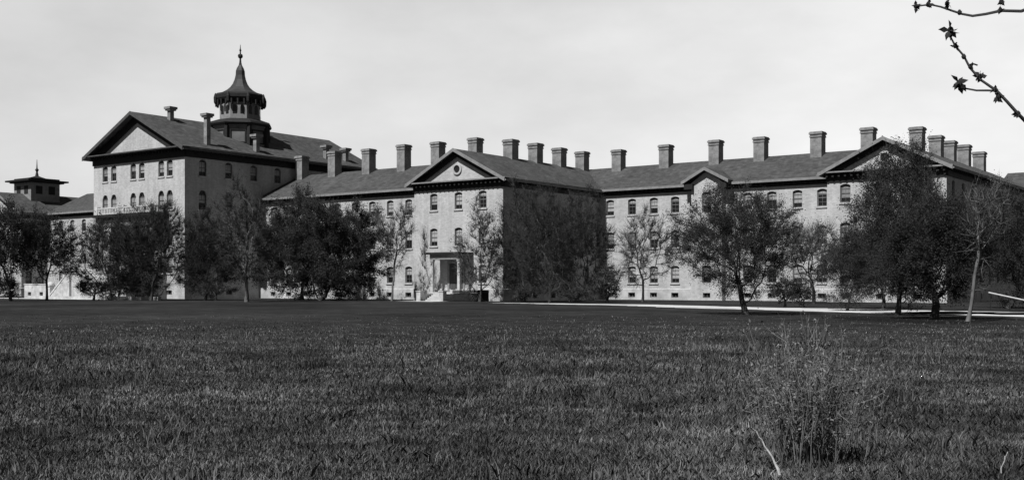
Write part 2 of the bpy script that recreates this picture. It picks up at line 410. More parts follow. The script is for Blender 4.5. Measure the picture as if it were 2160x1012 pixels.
_chim = {}
CR = random.Random(3)
def chimney(root, roof, x, y, zbase, ztop, w=1.3, d=1.25):
    mb = MB(); h = ztop - zbase + CR.uniform(-.14, .1)
    mb.box(-w / 2, w / 2, -d / 2, d / 2, 0, h - .62)
    mb.box(-w / 2 - .07, w / 2 + .07, -d / 2 - .07, d / 2 + .07, h - .62, h - .50)
    mb.box(-w / 2 - .03, w / 2 + .03, -d / 2 - .03, d / 2 + .03, h - .50, h - .30)
    mb.box(-w / 2 - .12, w / 2 + .12, -d / 2 - .12, d / 2 + .12, h - .30, h - .10)
    mb.box(-w / 2 - .05, w / 2 + .05, -d / 2 - .05, d / 2 + .05, h - .10, h)
    key = (round(h, 2), w, d)
    o = mb.build('chimney', M['chim'], roof, (0, 0, 0), (x - root.location.x, y - root.location.y, zbase))
    return o

# ------------------------------------------------------------------ the building, block by block
BR = 0.16                 # segmental rise of window heads
ZR = [(9.95, 1.85), (6.0, 1.95), (1.95, 1.95)]       # sill height, height of the three storeys of the wings
def grid(us, w=1.05, rows=ZR, base=True, skip=(), rise=BR, bw=0.9):
    out = []
    for i, u in enumerate(us):
        for j, (s, h) in enumerate(rows):
            if (i, j) in skip: continue
            out.append((u, s, w, h, rise))
        if base and (i, 'b') not in skip: out.append((u, .28, bw, .55, 0))
    return out
ZW = 12.75; RISE = 3.2

# tall central block ------------------------------------------------
XR, YF = -113.2, 86.1; XL, YB = -132.4, 120.0; ZB = 18.45
mb_ = thing('hospital_block', 'tall pale brick block with blank gable, balcony porch and dark spired cupola on its roof', 'building', (-122.8, 103, 0), 'connected brick hospital buildings')
fx = [ax(p, YF) for p in (222, 240, 281, 299, 340, 358)]
fh = []
for i, u in enumerate(fx):
    fh += [(u, 15.3, 1.15, 2.1, 0.34), (u, 11.1, 1.2, 2.45, 0.58)]
    fh += [(u, 6.6, 1.15, 2.3, 0.3)] if i in (0, 1, 4, 5) else []
    fh += [(u, 3.2, 1.15, 2.2, 0.2)] if i in (4, 5) else []
    if i in (0, 4, 5): fh += [(u, .5, 1.0, .55, 0)]
sh = []
for i in range(8):
    y = YF + 2.7 + i * 4.1
    sh += [(y, 15.3, 1.15, 2.1, 0.34), (y, 11.1, 1.2, 2.45, 0.58), (y, 6.6, 1.15, 2.3, 0.3), (y, 3.2, 1.15, 2.2, .2), (y, .5, 1.0, .55, 0)]
sh = [h for h in sh if h[0] < 97 or h[1] > 14]
shell(mb_, XL, XR, YF, YB, ZB, fh, sh, pl=2.3, gable='y', ridge=ZB + 5.0)
rf = roof_y(mb_, XL, XR, YF, YB, ZB, 4.75, e=1.0, g=1.05, th=0.3, fd=.95, rk=1.0, tm='gut')
g = mb_.location
for px, a, top in ((360, -121.6, 226), (437, -114.0, 240), (541, -113.7, 284), (688, -114.4, 307), (729, -114.4, 313)):
    y = by(px, a); d = -(-FW[0]) * 0 + (a * FW[0] + y * FW[1]); zt = zz(top, d)
    zr = ZB + .3 + 4.75 * (1 - abs(a + 122.8) / 9.6) - .5
    mb = MB(); mb.box(-.3, .3, -.3, .3, 0, zt - zr - .5); mb.box(-.62, .62, -.62, .62, zt - zr - .3, zt - zr)
    mb.prism([(-.36, -.36, zt - zr - .5), (.36, -.36, zt - zr - .5), (.72, -.72, zt - zr - .3), (-.72, -.72, zt - zr - .3)], (0, .72, 0)) if False else mb.box(-.5, .5, -.5, .5, zt - zr - .5, zt - zr - .3)
    mb.build('chimney', M['chim'], rf, (0, 0, 0), (a - g.x, y - g.y, zr))
# cupola
CXU, CYU = -119.6, by(507, -119.6)
cu = MB(); cu.lathe(CXU, CYU, [(3.85, 18.2), (3.85, 22.9), (4.0, 22.95), (4.0, 23.15)], 8)
cuo = cu.build('cupola', M['drum'], mb_, g)
s1 = MB()
for i in range(8):                         # pilasters and panels on the drum
    an = 2 * math.pi * (i + .5) / 8
    x, y = CXU + 3.85 * math.cos(an), CYU + 3.85 * math.sin(an)
    s1.lathe(x, y, [(.34, 18.6), (.34, 23.2), (.46, 23.25), (.46, 23.6)], 6)
s1.lathe(CXU, CYU, [(4.3, 23.16), (4.45, 23.4), (4.3, 23.65), (3.0, 24.1)], 8)
s1.build('drum_cornice', M['dark'], cuo, (0, 0, 0), (-g.x, -g.y, 0))
s2 = MB(); s2.lathe(CXU, CYU, [(2.85, 23.9), (2.85, 26.6)], 8)
s2.build('lantern', M['trim'], cuo, (0, 0, 0), (-g.x, -g.y, 0))
for i in range(8):                         # pairs of small arched lights and a panel frame below
    an = 2 * math.pi * i / 8; n = Vector((math.cos(an), math.sin(an), 0)); u = Vector((-math.sin(an), math.cos(an), 0))
    r2 = 2.85 * math.cos(math.pi / 8); r1 = 3.85 * math.cos(math.pi / 8)
    lt = MB()
    for s in (-.5, .5):
        pts = [(-.27, 0), (.27, 0), (.27, .9), (.2, 1.1), (0, 1.2), (-.2, 1.1), (-.27, .9)]
        base = Vector((CXU, CYU, 24.75)) + n * (r2 + .002) + u * s
        lt.prism([base + u * a + Vector((0, 0, b)) for a, b in pts], n * .03)
    lt.build('lantern_window', M['glass'], cuo, (0, 0, 0), (-g.x, -g.y, 0))
    pn = MB(); base = Vector((CXU, CYU, 20.7)) + n * (r1 + .002)
    for (a0, a1, b0, b1) in ((-1.05, 1.05, 0, .16), (-1.05, 1.05, 1.7, 1.86), (-1.05, -.89, .16, 1.7), (.89, 1.05, .16, 1.7)):
        pn.prism([base + u * a0 + Vector((0, 0, b0)), base + u * a1 + Vector((0, 0, b0)), base + u * a1 + Vector((0, 0, b1)), base + u * a0 + Vector((0, 0, b1))], n * .1)
    pn.build('drum_panel', M['dark'], cuo, (0, 0, 0), (-g.x, -g.y, 0))
s3 = MB()
s3.lathe(CXU, CYU, [(2.9, 26.3), (3.1, 26.45), (3.3, 26.7), (3.45, 26.95), (3.45, 27.4), (3.2, 27.65)], 8)
for i in range(24):
    an = 2 * math.pi * i / 24; x, y = CXU + 3.2 * math.cos(an), CYU + 3.2 * math.sin(an)
    s3.lathe(x, y, [(.16, 25.95), (.2, 26.7)], 5)
for i in range(8):
    an = 2 * math.pi * (i + .5) / 8; x, y = CXU + 3.42 * math.cos(an), CYU + 3.42 * math.sin(an)
    s3.lathe(x, y, [(.1, 26.1), (.24, 26.35), (.27, 27.0), (.16, 27.4), (.05, 27.6)], 6)
s3.build('lantern_cornice', M['dark'], cuo, (0, 0, 0), (-g.x, -g.y, 0))
s4 = MB(); s4.lathe(CXU, CYU, [(3.2, 27.6), (2.45, 27.85), (1.85, 28.2), (1.4, 28.6), (1.05, 29.1), (.8, 29.7), (.66, 30.3), (.62, 30.9), (.5, 31.25), (.24, 31.7)], 8)
s4.build('spire_roof', M['tin'], cuo, (0, 0, 0), (-g.x, -g.y, 0))
s5 = MB(); s5.lathe(CXU, CYU, [(.24, 31.65), (.15, 32.1), (.12, 32.6), (.3, 32.75), (.36, 32.95), (.3, 33.15), (.1, 33.25), (.09, 33.6), (.16, 33.7), (.06, 34.0), (.03, 34.5)], 8)
s5.build('finial', M['iron'], cuo, (0, 0, 0), (-g.x, -g.y, 0))
# balcony porch
PX0, PX1, PY = -128.3, -116.6, 83.7
po = MB()
po.box(PX0, PX1, PY, YF - .08, 9.75, 10.35); po.box(PX0 - .3, PX1 + .3, PY - .3, YF - .09, 10.35, 10.7)
porch = po.build('balcony_porch', M['dark'], mb_, g)
rel = (-g.x, -g.y, 0)
bal = MB(); bal.box(PX0, PX1, PY, PY + .18, 11.45, 11.6); bal.box(PX0, PX1, PY, PY + .18, 10.71, 10.85)
bal.box(PX1 - .18, PX1, PY + .19, YF - .1, 11.45, 11.6); bal.box(PX0, PX0 + .18, PY + .19, YF - .1, 11.45, 11.6)
nb = 34
for i in range(nb):
    x = PX0 + .2 + i * (PX1 - PX0 - .4) / (nb - 1); bal.box(x - .1, x + .1, PY + .03, PY + .15, 10.851, 11.449)
for i in range(6):
    y = PY + .4 + i * .36; bal.box(PX1 - .15, PX1 - .03, y - .06, y + .06, 10.71, 11.449)
for x in (PX0 + .2, PX0 + 5.85, PX1 - .2): bal.box(x - .26, x + .26, PY - .06, PY + .4, 10.71, 11.75)
bal.build('balustrade', M['white'], porch, (0, 0, 0), rel)
fz = MB(); fz.box(PX0 + .1, PX1 - .1, PY + .1, YF - .1, 9.2, 9.74); fz.build('frieze', M['trim'], porch, (0, 0, 0), rel)
for x in (PX0 + .5, PX0 + 4.0, PX1 - 4.0, PX1 - .5):
    c_ = MB(); c_.lathe(x, PY + .45, [(.42, 3.0), (.42, 3.2), (.34, 3.3), (.28, 8.8), (.4, 8.95), (.4, 9.19)], 12)
    c_.build('column', M['trim'], porch, (0, 0, 0), rel, smooth=False)
dr = MB(); dr.box(-123.9, -121.7, YF - .05, YF + .1, 3.05, 6.0); dr.build('door', M['door'], porch, (0, 0, 0), rel)
te = MB(); te.box(PX0 + .1, PX1 - .1, 80.2, YF - .1, -.2, 3.0)
te.build('terrace', M['stone'], porch, (0, 0, 0), rel)

# pavilions, wings ---------------------------------------------------
def oculus(root, x, y, z, r=.42):
    o = MB(); n = 20
    for i in range(n):
        a, b = 2 * math.pi * i / n, 2 * math.pi * (i + 1) / n
        p = [(x + q * math.cos(t), y - .02, z + q * math.sin(t)) for q, t in ((r, a), (r, b), (r + .2, b), (r + .2, a))]
        o.prism(p, (0, -.12, 0))
    ob = o.build('round_window', M['stone'], root, root.location)
    p = MB(); p.prism([(x + r * math.cos(2 * math.pi * i / n), y - .012, z + r * math.sin(2 * math.pi * i / n)) for i in range(n)], (0, -.03, 0))
    p.build('pane', M['glass'], ob, root.location)

# gabled range with the door porch
P1L, P1R, P1Y, P1B = -82.4, -70.0, 93.7, 127.0
pv = thing('gabled_range', 'gabled brick range with flat roofed door porch, its round gable window fully clear of trees', 'building', ((P1L + P1R) / 2, 105, 0), 'connected brick hospital buildings')
ux = [ax(p, P1Y) for p in (915, 967, 1018)]
fh = grid(ux, skip={(1, 2), (1, 'b'), (0, 2), (0, 'b')})
sy = [P1Y + 2.2 + i * 3.55 for i in range(5)]
shell(pv, P1L, P1R, P1Y, P1B, ZW, fh, grid(sy), gable='y', ridge=ZW + .3 + RISE)
rf = roof_y(pv, P1L, P1R, P1Y, P1B, ZW, RISE)
oculus(pv, -76.2, P1Y, ZW + 1.55)
for y in (103.5, 108.5, 113.6, 118.8): chimney(pv, rf, -76.2, y, 15.3, 18.6)
g = pv.location; rel = (-g.x, -g.y, 0)
px0, px1, py0 = -78.45, -74.2, 91.6
pp = MB(); pp.box(px0, px1, py0, P1Y - .08, .0, .95)
porch = pp.build('porch', M['stone'], pv, g)
q = MB(); q.box(px0 - .25, px1 + .25, py0 - .25, P1Y - .02, 5.0, 5.22); q.build('porch_roof', M['dark'], porch, (0, 0, 0), rel)
q = MB(); q.box(px0 + .05, px1 - .05, py0 + .05, P1Y - .05, 4.45, 4.99); q.build('entablature', M['trim'], porch, (0, 0, 0), rel)
for x in (px0 + .25, px1 - .25):
    q = MB(); q.box(x - .22, x + .22, py0 + .05, py0 + .49, .951, 1.15); q.box(x - .16, x + .16, py0 + .11, py0 + .43, 1.15, 4.25); q.box(x - .21, x + .21, py0 + .06, py0 + .48, 4.25, 4.449)
    q.build('column', M['white'], porch, (0, 0, 0), rel)
q = MB(); q.box(-77.5, -77.25, P1Y - .12, P1Y + .05, .96, 4.3); q.box(-75.35, -75.1, P1Y - .12, P1Y + .05, .96, 4.3); q.box(-77.25, -75.35, P1Y - .12, P1Y + .05, 4.05, 4.3)
q.build('door_frame', M['trim'], porch, (0, 0, 0), rel)
q = MB(); q.box(-77.24, -75.36, P1Y - .05, P1Y + .05, .96, 4.04)
for (a, b) in ((-77.1, -76.4), (-76.2, -75.5)):
    for (c, d) in ((1.2, 1.9), (2.1, 3.2)): q.box(a, b, P1Y - .08, P1Y - .051, c, d)
q.build('door', M['door'], porch, (0, 0, 0), rel)
q = MB()
for i in range(6): q.box(-77.6, -75.2, py0 - .32 * (i + 1), py0 - .32 * i - .001, 0, .95 - .158 * (i + 1) + .02)
q.build('front_steps', M['stone'], porch, (0, 0, 0), rel)
for x in (-77.98, -74.85):
    q = MB(); q.box(x - .2, x + .2, py0 - 2.1, py0 - .01, 0, .75); q.box(x - .28, x + .28, py0 - 2.3, py0 - 1.7, .0, 1.0); q.box(x - .34, x + .34, py0 - 2.36, py0 - 1.64, 1.0, 1.1)
    q.build('cheek_wall', M['stone'], porch, (0, 0, 0), rel)

# right gabled range
P2L, P2R, P2Y, P2B = ax(1745, 109.0), ax(1745, 109.0) + 11.6, 109.0, 152.0
p2 = thing('gabled_range', 'gabled brick range at the right behind the biggest trees, row of chimneys behind its gable', 'building', ((P2L + P2R) / 2, 120, 0), 'connected brick hospital buildings')
ux = [ax(p, P2Y) for p in (1783, 1858, 1936)]
shell(p2, P2L, P2R, P2Y, P2B, ZW, grid(ux), grid([P2Y + 2.4 + i * 3.6 for i in range(10)]), gable='y', ridge=ZW + .3 + RISE - .35)
rf = roof_y(p2, P2L, P2R, P2Y, P2B, ZW, RISE - .35)
xc2 = (P2L + P2R) / 2
oculus(p2, xc2, P2Y, ZW + 1.45)
for px in (1935, 1975, 2003, 2034, 2066): chimney(p2, rf, xc2, by(px, xc2), 15.0, 18.3)

# far left gabled range with flat topped cupola
P0L, P0R, P0Y = -176.0, -163.4, 93.7
p0 = thing('gabled_range', 'distant gabled range at far left carrying a square flat topped cupola', 'building', ((P0L + P0R) / 2, 105, 0), 'connected brick hospital buildings')
shell(p0, P0L, P0R, P0Y, 127.0, ZW, grid([P0L + 2.5, (P0L + P0R) / 2, P0R - 2.5]), grid([P0Y + 1.2, P0Y + 3.2], base=False), gable='y', ridge=ZW + .3 + RISE)
rf = roof_y(p0, P0L, P0R, P0Y, 127.0, ZW, RISE)
g = p0.location; rel = (-g.x, -g.y, 0)
cx, cy = -169.7, 100.0
q = MB(); q.box(cx - 2.5, cx + 2.5, cy - 2.5, cy + 2.5, 14.4, 18.2); c0 = q.build('cupola', M['trim'], p0, g)
q = MB(); q.box(cx - 3.0, cx + 3.0, cy - 3.0, cy + 3.0, 18.2, 18.4); q.box(cx - 3.5, cx + 3.5, cy - 3.5, cy + 3.5, 18.4, 18.65)
q.box(cx - 2.5, cx + 2.5, cy - 2.5, cy + 2.5, 18.65, 18.95)
q.lathe(cx, cy, [(2.0, 18.95), (.7, 19.35), (.3, 19.5)], 8); q.build('cupola_roof', M['dark'], c0, (0, 0, 0), rel)
q = MB(); q.lathe(cx, cy, [(.28, 19.5), (.14, 20.2), (.3, 20.5), (.1, 20.8), (.03, 22.2)], 8); q.build('finial', M['iron'], c0, (0, 0, 0), rel)
for (U, Nn, cc) in (((1, 0), (0, -1), (cx, cy - 2.5)), ((0, 1), (1, 0), (cx + 2.5, cy))):
    for s in (-1.1, 1.1):
        q = MB(); b0 = Vector((cc[0] + U[0] * s, cc[1] + U[1] * s, 16.4)) + Vector((*Nn, 0)) * .003
        u = Vector((*U, 0))
        q.prism([b0 - u * .55, b0 + u * .55, b0 + u * .55 + Vector((0, 0, 1.3)), b0 - u * .55 + Vector((0, 0, 1.3))], Vector((*Nn, 0)) * .04)
        q.build('louvre', M['dark'], c0, (0, 0, 0), rel)

def wing(label, x0, x1, y0, depth, us, chims, rise=3.35, ztop=18.6, extra_skip=(), side=(), rx0=None, rx1=None):
    r = thing('hospital_wing', label, 'building', ((x0 + x1) / 2, y0 + depth / 2, 0), 'connected brick hospital buildings')
    hs = grid(us, skip=extra_skip)
    shell(r, x0, x1, y0, y0 + depth, ZW, hs, list(side))
    rf = roof_x(r, x0, x1, y0, y0 + depth, ZW, rise, rx0=rx0, rx1=rx1)
    for x in chims: chimney(r, rf, x, y0 + depth / 2 - .9, 14.9, ztop)
    return r, rf
u1 = [ax(862, 98.0) - 2.93 * i for i in range(10)]
wing('long three storey wing between the tall cupola block and the porch range', -113.2 + .02, P1L - .02, 98.0, 14.0, u1, [ax(p, 104.1) for p in (637, 706, 778, 852, 924, 1003)], ztop=19.2)
w2x0, w2x1 = P1R + .02, P2L + 3
u2 = [ax(p, 113.0) for p in (1287, 1333, 1379, 1424, 1577, 1628, 1682, 1734)]
w2, w2r = wing('wing with a small pedimented middle bay, between the two gabled ranges', w2x0, w2x1, 113.0, 14.0, u2, [ax(p, 119.1) for p in (1305, 1405, 1510, 1605, 1725, 1832)], rise=3.18, rx0=-76.3, rx1=P2L + 5.5)
wl, wlr = wing('distant low wing directly left of the tall cupola block', P0R + .02, XL - .02, 98.0, 14.0, [XL - 2.3 - 3.1 * i for i in range(9)], [])
for x, zt, ww in ((-152.0, 17.6, .8), (-136.2, 18.4, .35)):
    q = MB(); q.box(-ww / 2, ww / 2, -ww / 2, ww / 2, 0, zt - 15.6); q.box(-ww / 2 - .3, ww / 2 + .3, -ww / 2 - .3, ww / 2 + .3, zt - 15.6, zt - 15.2)
    q.build('chimney', M['chim'], wlr, (0, 0, 0), (x - wl.location.x, 0, 15.6))
wing('distant wing at the right edge, only its long roof showing above the dark side wall', xc2 + .5, 25.0, 151.0, 15.0, [P2R + 3 + 3.1 * i for i in range(14)], [])
# small pedimented bay on the right wing
g = w2.location
bx0, bx1, by0 = ax(1459, 112.2), ax(1524, 112.2), 112.1
bay = MB(); xm = (bx0 + bx1) / 2
bh = [(xm, 9.75, 1.1, 2.3, .16), (xm, 6.0, 1.1, 1.95, .16), (xm, 1.95, 1.1, 1.95, .16), (xm, .28, .9, .55, 0)]
facade(bay, (0, by0, 0), *FRONT, bx0, bx1, -.3, ZW + .35, bh); 
bay.poly([(bx1, by0, -.3), (bx1, 113.0, -.3), (bx1, 113.0, ZW + .35), (bx1, by0, ZW + .35)]); bay.poly([(bx0, 113.0, -.3), (bx0, by0, -.3), (bx0, by0, ZW + .35), (bx0, 113.0, ZW + .35)])
bay.poly([(bx0, by0, ZW + .35), (bx1, by0, ZW + .35), (xm, by0, ZW + 1.6)])
bayo = bay.build('bay', M['brick'], w2, g); rel = (-g.x, -g.y, 0)
for h in bh:
    fr, pa, si, bl = window_meshes(h[2], h[3], h[4], 1 if h[3] > 1 else 2)
    put('window', fr, bayo, (h[0] - g.x, by0 - g.y, h[1])); put('pane', pa, bayo, (h[0] - g.x, by0 - g.y, h[1]))
    if bl: put('blind', bl, bayo, (h[0] - g.x, by0 - g.y, h[1]))
hw = (bx1 - bx0) / 2
q = MB()
for s in (-1, 1):
    q.prism([(xm, by0 - .55, ZW + 1.75), (xm, by0 - .55, ZW + 1.98), (xm + s * (hw + 1.0), by0 - .55, ZW + .48), (xm + s * (hw + 1.0), by0 - .55, ZW + .25)], (0, 5.0, 0))
q.build('bay_roof', M['roof'], bayo, (0, 0, 0), rel)
q = MB()
for s in (-1, 1):
    q.prism([(xm, by0 - .57, ZW + 1.66), (xm, by0 - .57, ZW + 2.02), (xm + s * (hw + 1.0), by0 - .57, ZW + .52), (xm + s * (hw + 1.0), by0 - .57, ZW + .16)], (0, -.06, 0))
q.build('barge_board', M['trim'], bayo, (0, 0, 0), rel)
q = MB()
for s in (-1, 1):
    q.prism([(xm, by0 - .02, ZW + 1.55), (xm, by0 - .02, ZW + 1.74), (xm + s * (hw + .6), by0 - .02, ZW + .62), (xm + s * (hw + .6), by0 - .02, ZW + .3)], (0, -.4, 0))
    a, b = sorted((xm + s * (hw - .35), xm + s * (hw + .7))); q.box(a, b, by0 - .45, by0 - .03, ZW - .35, ZW + .22)
q.build('cornice', M['dark'], bayo, (0, 0, 0), rel)

# ------------------------------------------------------------------ small masonry in front of the buildings
st = thing('stone_staircase', 'pale stone outdoor stair rising to the right with a capped pedestal at its foot', 'staircase', (-129.5, 80.6, 0))
g = st.location; nst = 18
q = MB()
for i in range(nst):
    q.box(-132.2 + i * .21 - (-0), -128.25, 80.25, 81.9, i * .166 + .001 * i, (i + 1) * .166)
q.build('steps', M['stone'], st, g)
for y in (79.9, 81.92):
    q = MB(); q.prism([(-132.4, y, 0), (-128.22, y, 0), (-128.22, y, 3.4), (-132.4, y, .35)], (0, .3, 0)); q.build('side_wall', M['stone'], st, g)
    q = MB(); q.prism([(-132.5, y - .06, .36), (-128.2, y - .06, 3.5), (-128.2, y - .06, 3.72), (-132.5, y - .06, .58)], (0, .42, 0)); q.build('coping', M['white'], st, g)
q = MB(); q.box(-133.1, -132.45, 79.8, 80.45, 0, 1.55); q.box(-133.2, -132.35, 79.7, 80.55, 1.55, 1.7); q.lathe(-132.77, 80.12, [(.5, 1.7), (.42, 1.95), (.2, 2.1), (.05, 2.15)], 10)
q.build('pedestal', M['white'], st, g)
gw = MB(); facade(gw, (0, 79.9, 0), *FRONT, -138.6, -133.3, -.2, 1.75, [(-137.4, .35, .8, .45, 0), (-134.6, .35, .8, .45, 0)], .25)
gw.box(-138.5, -133.4, 80.2, 80.4, -.2, 1.74); gw.box(-138.7, -133.2, 79.85, 80.45, 1.751, 1.88)
o = gw.build('garden_wall', M['stone'], None, (-136, 80.2, 0), (-136, 80.2, 0)); tag(o, 'low whitish wall with two dark vents left of the stone staircase', 'wall')
for x in (-137.4, -134.6):
    v = MB(); v.box(x - .42, x + .42, 80.05, 80.15, .3, .85); v.build('vent', M['iron'], o, (-136, 80.2, 0))
rl = thing('iron_railing', 'dark low iron railing around the cellar area right of the porch steps', 'railing', (-72.7, 91.4, 0))
q = MB(); X0, X1, Y0, Y1 = -74.3, -71.0, 90.5, 92.6
q.box(X0, X1, Y0, Y0 + .08, .95, 1.04); q.box(X0, X1, Y0, Y0 + .08, .12, .2); q.box(X1 - .08, X1, Y0 + .081, Y1, .95, 1.04); q.box(X1 - .08, X1, Y0 + .081, Y1, .12, .2)
q.build('rail', M['iron'], rl, rl.location)
q = MB()
for i in range(36): x = X0 + .05 + i * (X1 - X0 - .1) / 35; q.box(x - .02, x + .02, Y0 + .02, Y0 + .06, 0, 1.18)
for i in range(22): y = Y0 + .15 + i * .09; q.box(X1 - .06, X1 - .02, y - .02, y + .02, 0, 1.18)
q.build('bars', M['iron'], rl, rl.location)
q = MB(); q.box(X0 + .1, X1 - .15, Y0 + .15, Y1, -.1, .82); q.build('cellar_hatch', M['door'], rl, rl.location)
# handrail at right edge
a, b = Vector((*at(2086, 76), 1.17)), Vector((*at(2176, 72), .6))
hr = thing('handrail', 'thin white sloping handrail low behind the trees at the right edge', 'handrail', (a.x, a.y, 0))
q = MB(); q.tube([a, a.lerp(b, .5), b], .05, 6); q.build('rail', M['white'], hr, hr.location)
for f in (.04, .5, .96):
    p = a.lerp(b, f); q = MB(); q.tube([(p.x, p.y, -.05), (p.x, p.y, p.z - .03)], .035, 5); q.build('post', M['iron'], hr, hr.location)

# ------------------------------------------------------------------ ground
def sheet(name, pts_l, pts_r, z, m):
    mb = MB()
    for i in range(len(pts_l) - 1):
        mb.poly([(*pts_l[i], z), (*pts_r[i], z), (*pts_r[i + 1], z), (*pts_l[i + 1], z)])
    o = mb.build(name, m); o['kind'] = 'structure'; return o
gm = MB(); R_ = 6000
gm.poly([(-R_, -R_, 0), (R_, -R_, 0), (R_, R_, 0), (-R_, R_, 0)])
go = gm.build('lawn', M['lawn']); go['kind'] = 'structure'
def smooth_path(ctrl, n=60):
    ctrl = [Vector(c) for c in ctrl]; out = []
    for i in range(n + 1):
        t = i / n * (len(ctrl) - 1); k = min(int(t), len(ctrl) - 2); f = t - k
        p0, p1, p2_, p3 = ctrl[max(k - 1, 0)], ctrl[k], ctrl[k + 1], ctrl[min(k + 2, len(ctrl) - 1)]
        out.append(0.5 * ((2 * p1) + (p2_ - p0) * f + (2 * p0 - 5 * p1 + 4 * p2_ - p3) * f * f + (3 * p1 - p0 - 3 * p2_ + p3) * f ** 3))
    return out
rp = random.Random(2)
def gd(py): return EYE * FPX / (py - HY)
ctr = [at(x, gd(y)) for x, y in ((1040, 638.6), (1120, 639.6), (1200, 641.0), (1350, 643.5), (1500, 648), (1700, 652.5), (1900, 657.5), (2050, 660), (2160, 663))] + [(12, 58), (60, 52)]
pc = smooth_path(ctr, 120); lft, rgt = [], []
for i, p in enumerate(pc):
    t = (pc[min(i + 1, len(pc) - 1)] - pc[max(i - 1, 0)]).normalized(); nrm = Vector((-t[1], t[0])); wd = 0.5 + 4.0 * min(1, i / 75)
    lft.append(tuple(p + nrm * (wd + rp.uniform(-.4, .4)))); rgt.append(tuple(p - nrm * (wd + rp.uniform(-.4, .4))))
sheet('drive', rgt, lft, .012, M['gravel'])
pl_, pr_ = [], []
for i in range(41):
    x = -150 + i * 1.05; pl_.append((x, 75.2 + rp.uniform(-.3, .3))); pr_.append((x, 79.4 + rp.uniform(-.3, .3)))
sheet('path', pl_, pr_, .012, M['gravel'])
patch = MB(); c0 = Vector(at(1930, 54)); pts = []
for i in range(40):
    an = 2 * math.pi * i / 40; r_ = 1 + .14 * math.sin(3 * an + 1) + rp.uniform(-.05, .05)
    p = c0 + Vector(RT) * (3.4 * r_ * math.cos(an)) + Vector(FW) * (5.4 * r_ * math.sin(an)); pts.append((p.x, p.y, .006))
patch.poly(pts); o = patch.build('ground_patch', M['darkground']); o['kind'] = 'structure'  # irregular patch of darker ground around the big right trees
kb = MB(); kb.box(ax(62, 76), ax(214, 76), 76.0, 76.4, -.1, .36); kb.box(ax(219, 76), ax(333, 76), 76.0, 76.4, -.1, .40)
o = kb.build('kerb_wall', M['stone'], None, (-122, 76, 0), (-122, 76, 0)); tag(o, 'very low pale kerb wall running along the lawn before the cupola block', 'wall')
# porch path
sheet('footpath', [(-78.6, 86.3), (-78.4, 89.2)], [(-73.4, 86.0), (-73.6, 89.2)], .012, M['gravel'])

# ------------------------------------------------------------------ trees
def np_mesh(name, verts, faces_flat, loop_tot, mats, mi=None):
    me = bpy.data.meshes.new(name)
    me.vertices.add(len(verts)); me.vertices.foreach_set('co', np.asarray(verts, dtype=np.float32).ravel())
    me.loops.add(len(faces_flat)); me.loops.foreach_set('vertex_index', np.asarray(faces_flat, dtype=np.int32))
    me.polygons.add(len(loop_tot)); tot = np.asarray(loop_tot, dtype=np.int32)
    me.polygons.foreach_set('loop_start', np.concatenate([[0], np.cumsum(tot)[:-1]]).astype(np.int32))
    for m in mats: me.materials.append(m)
    if mi is not None: me.polygons.foreach_set('material_index', np.asarray(mi, dtype=np.int32))
    me.update(calc_edges=True); me.validate()
    return me

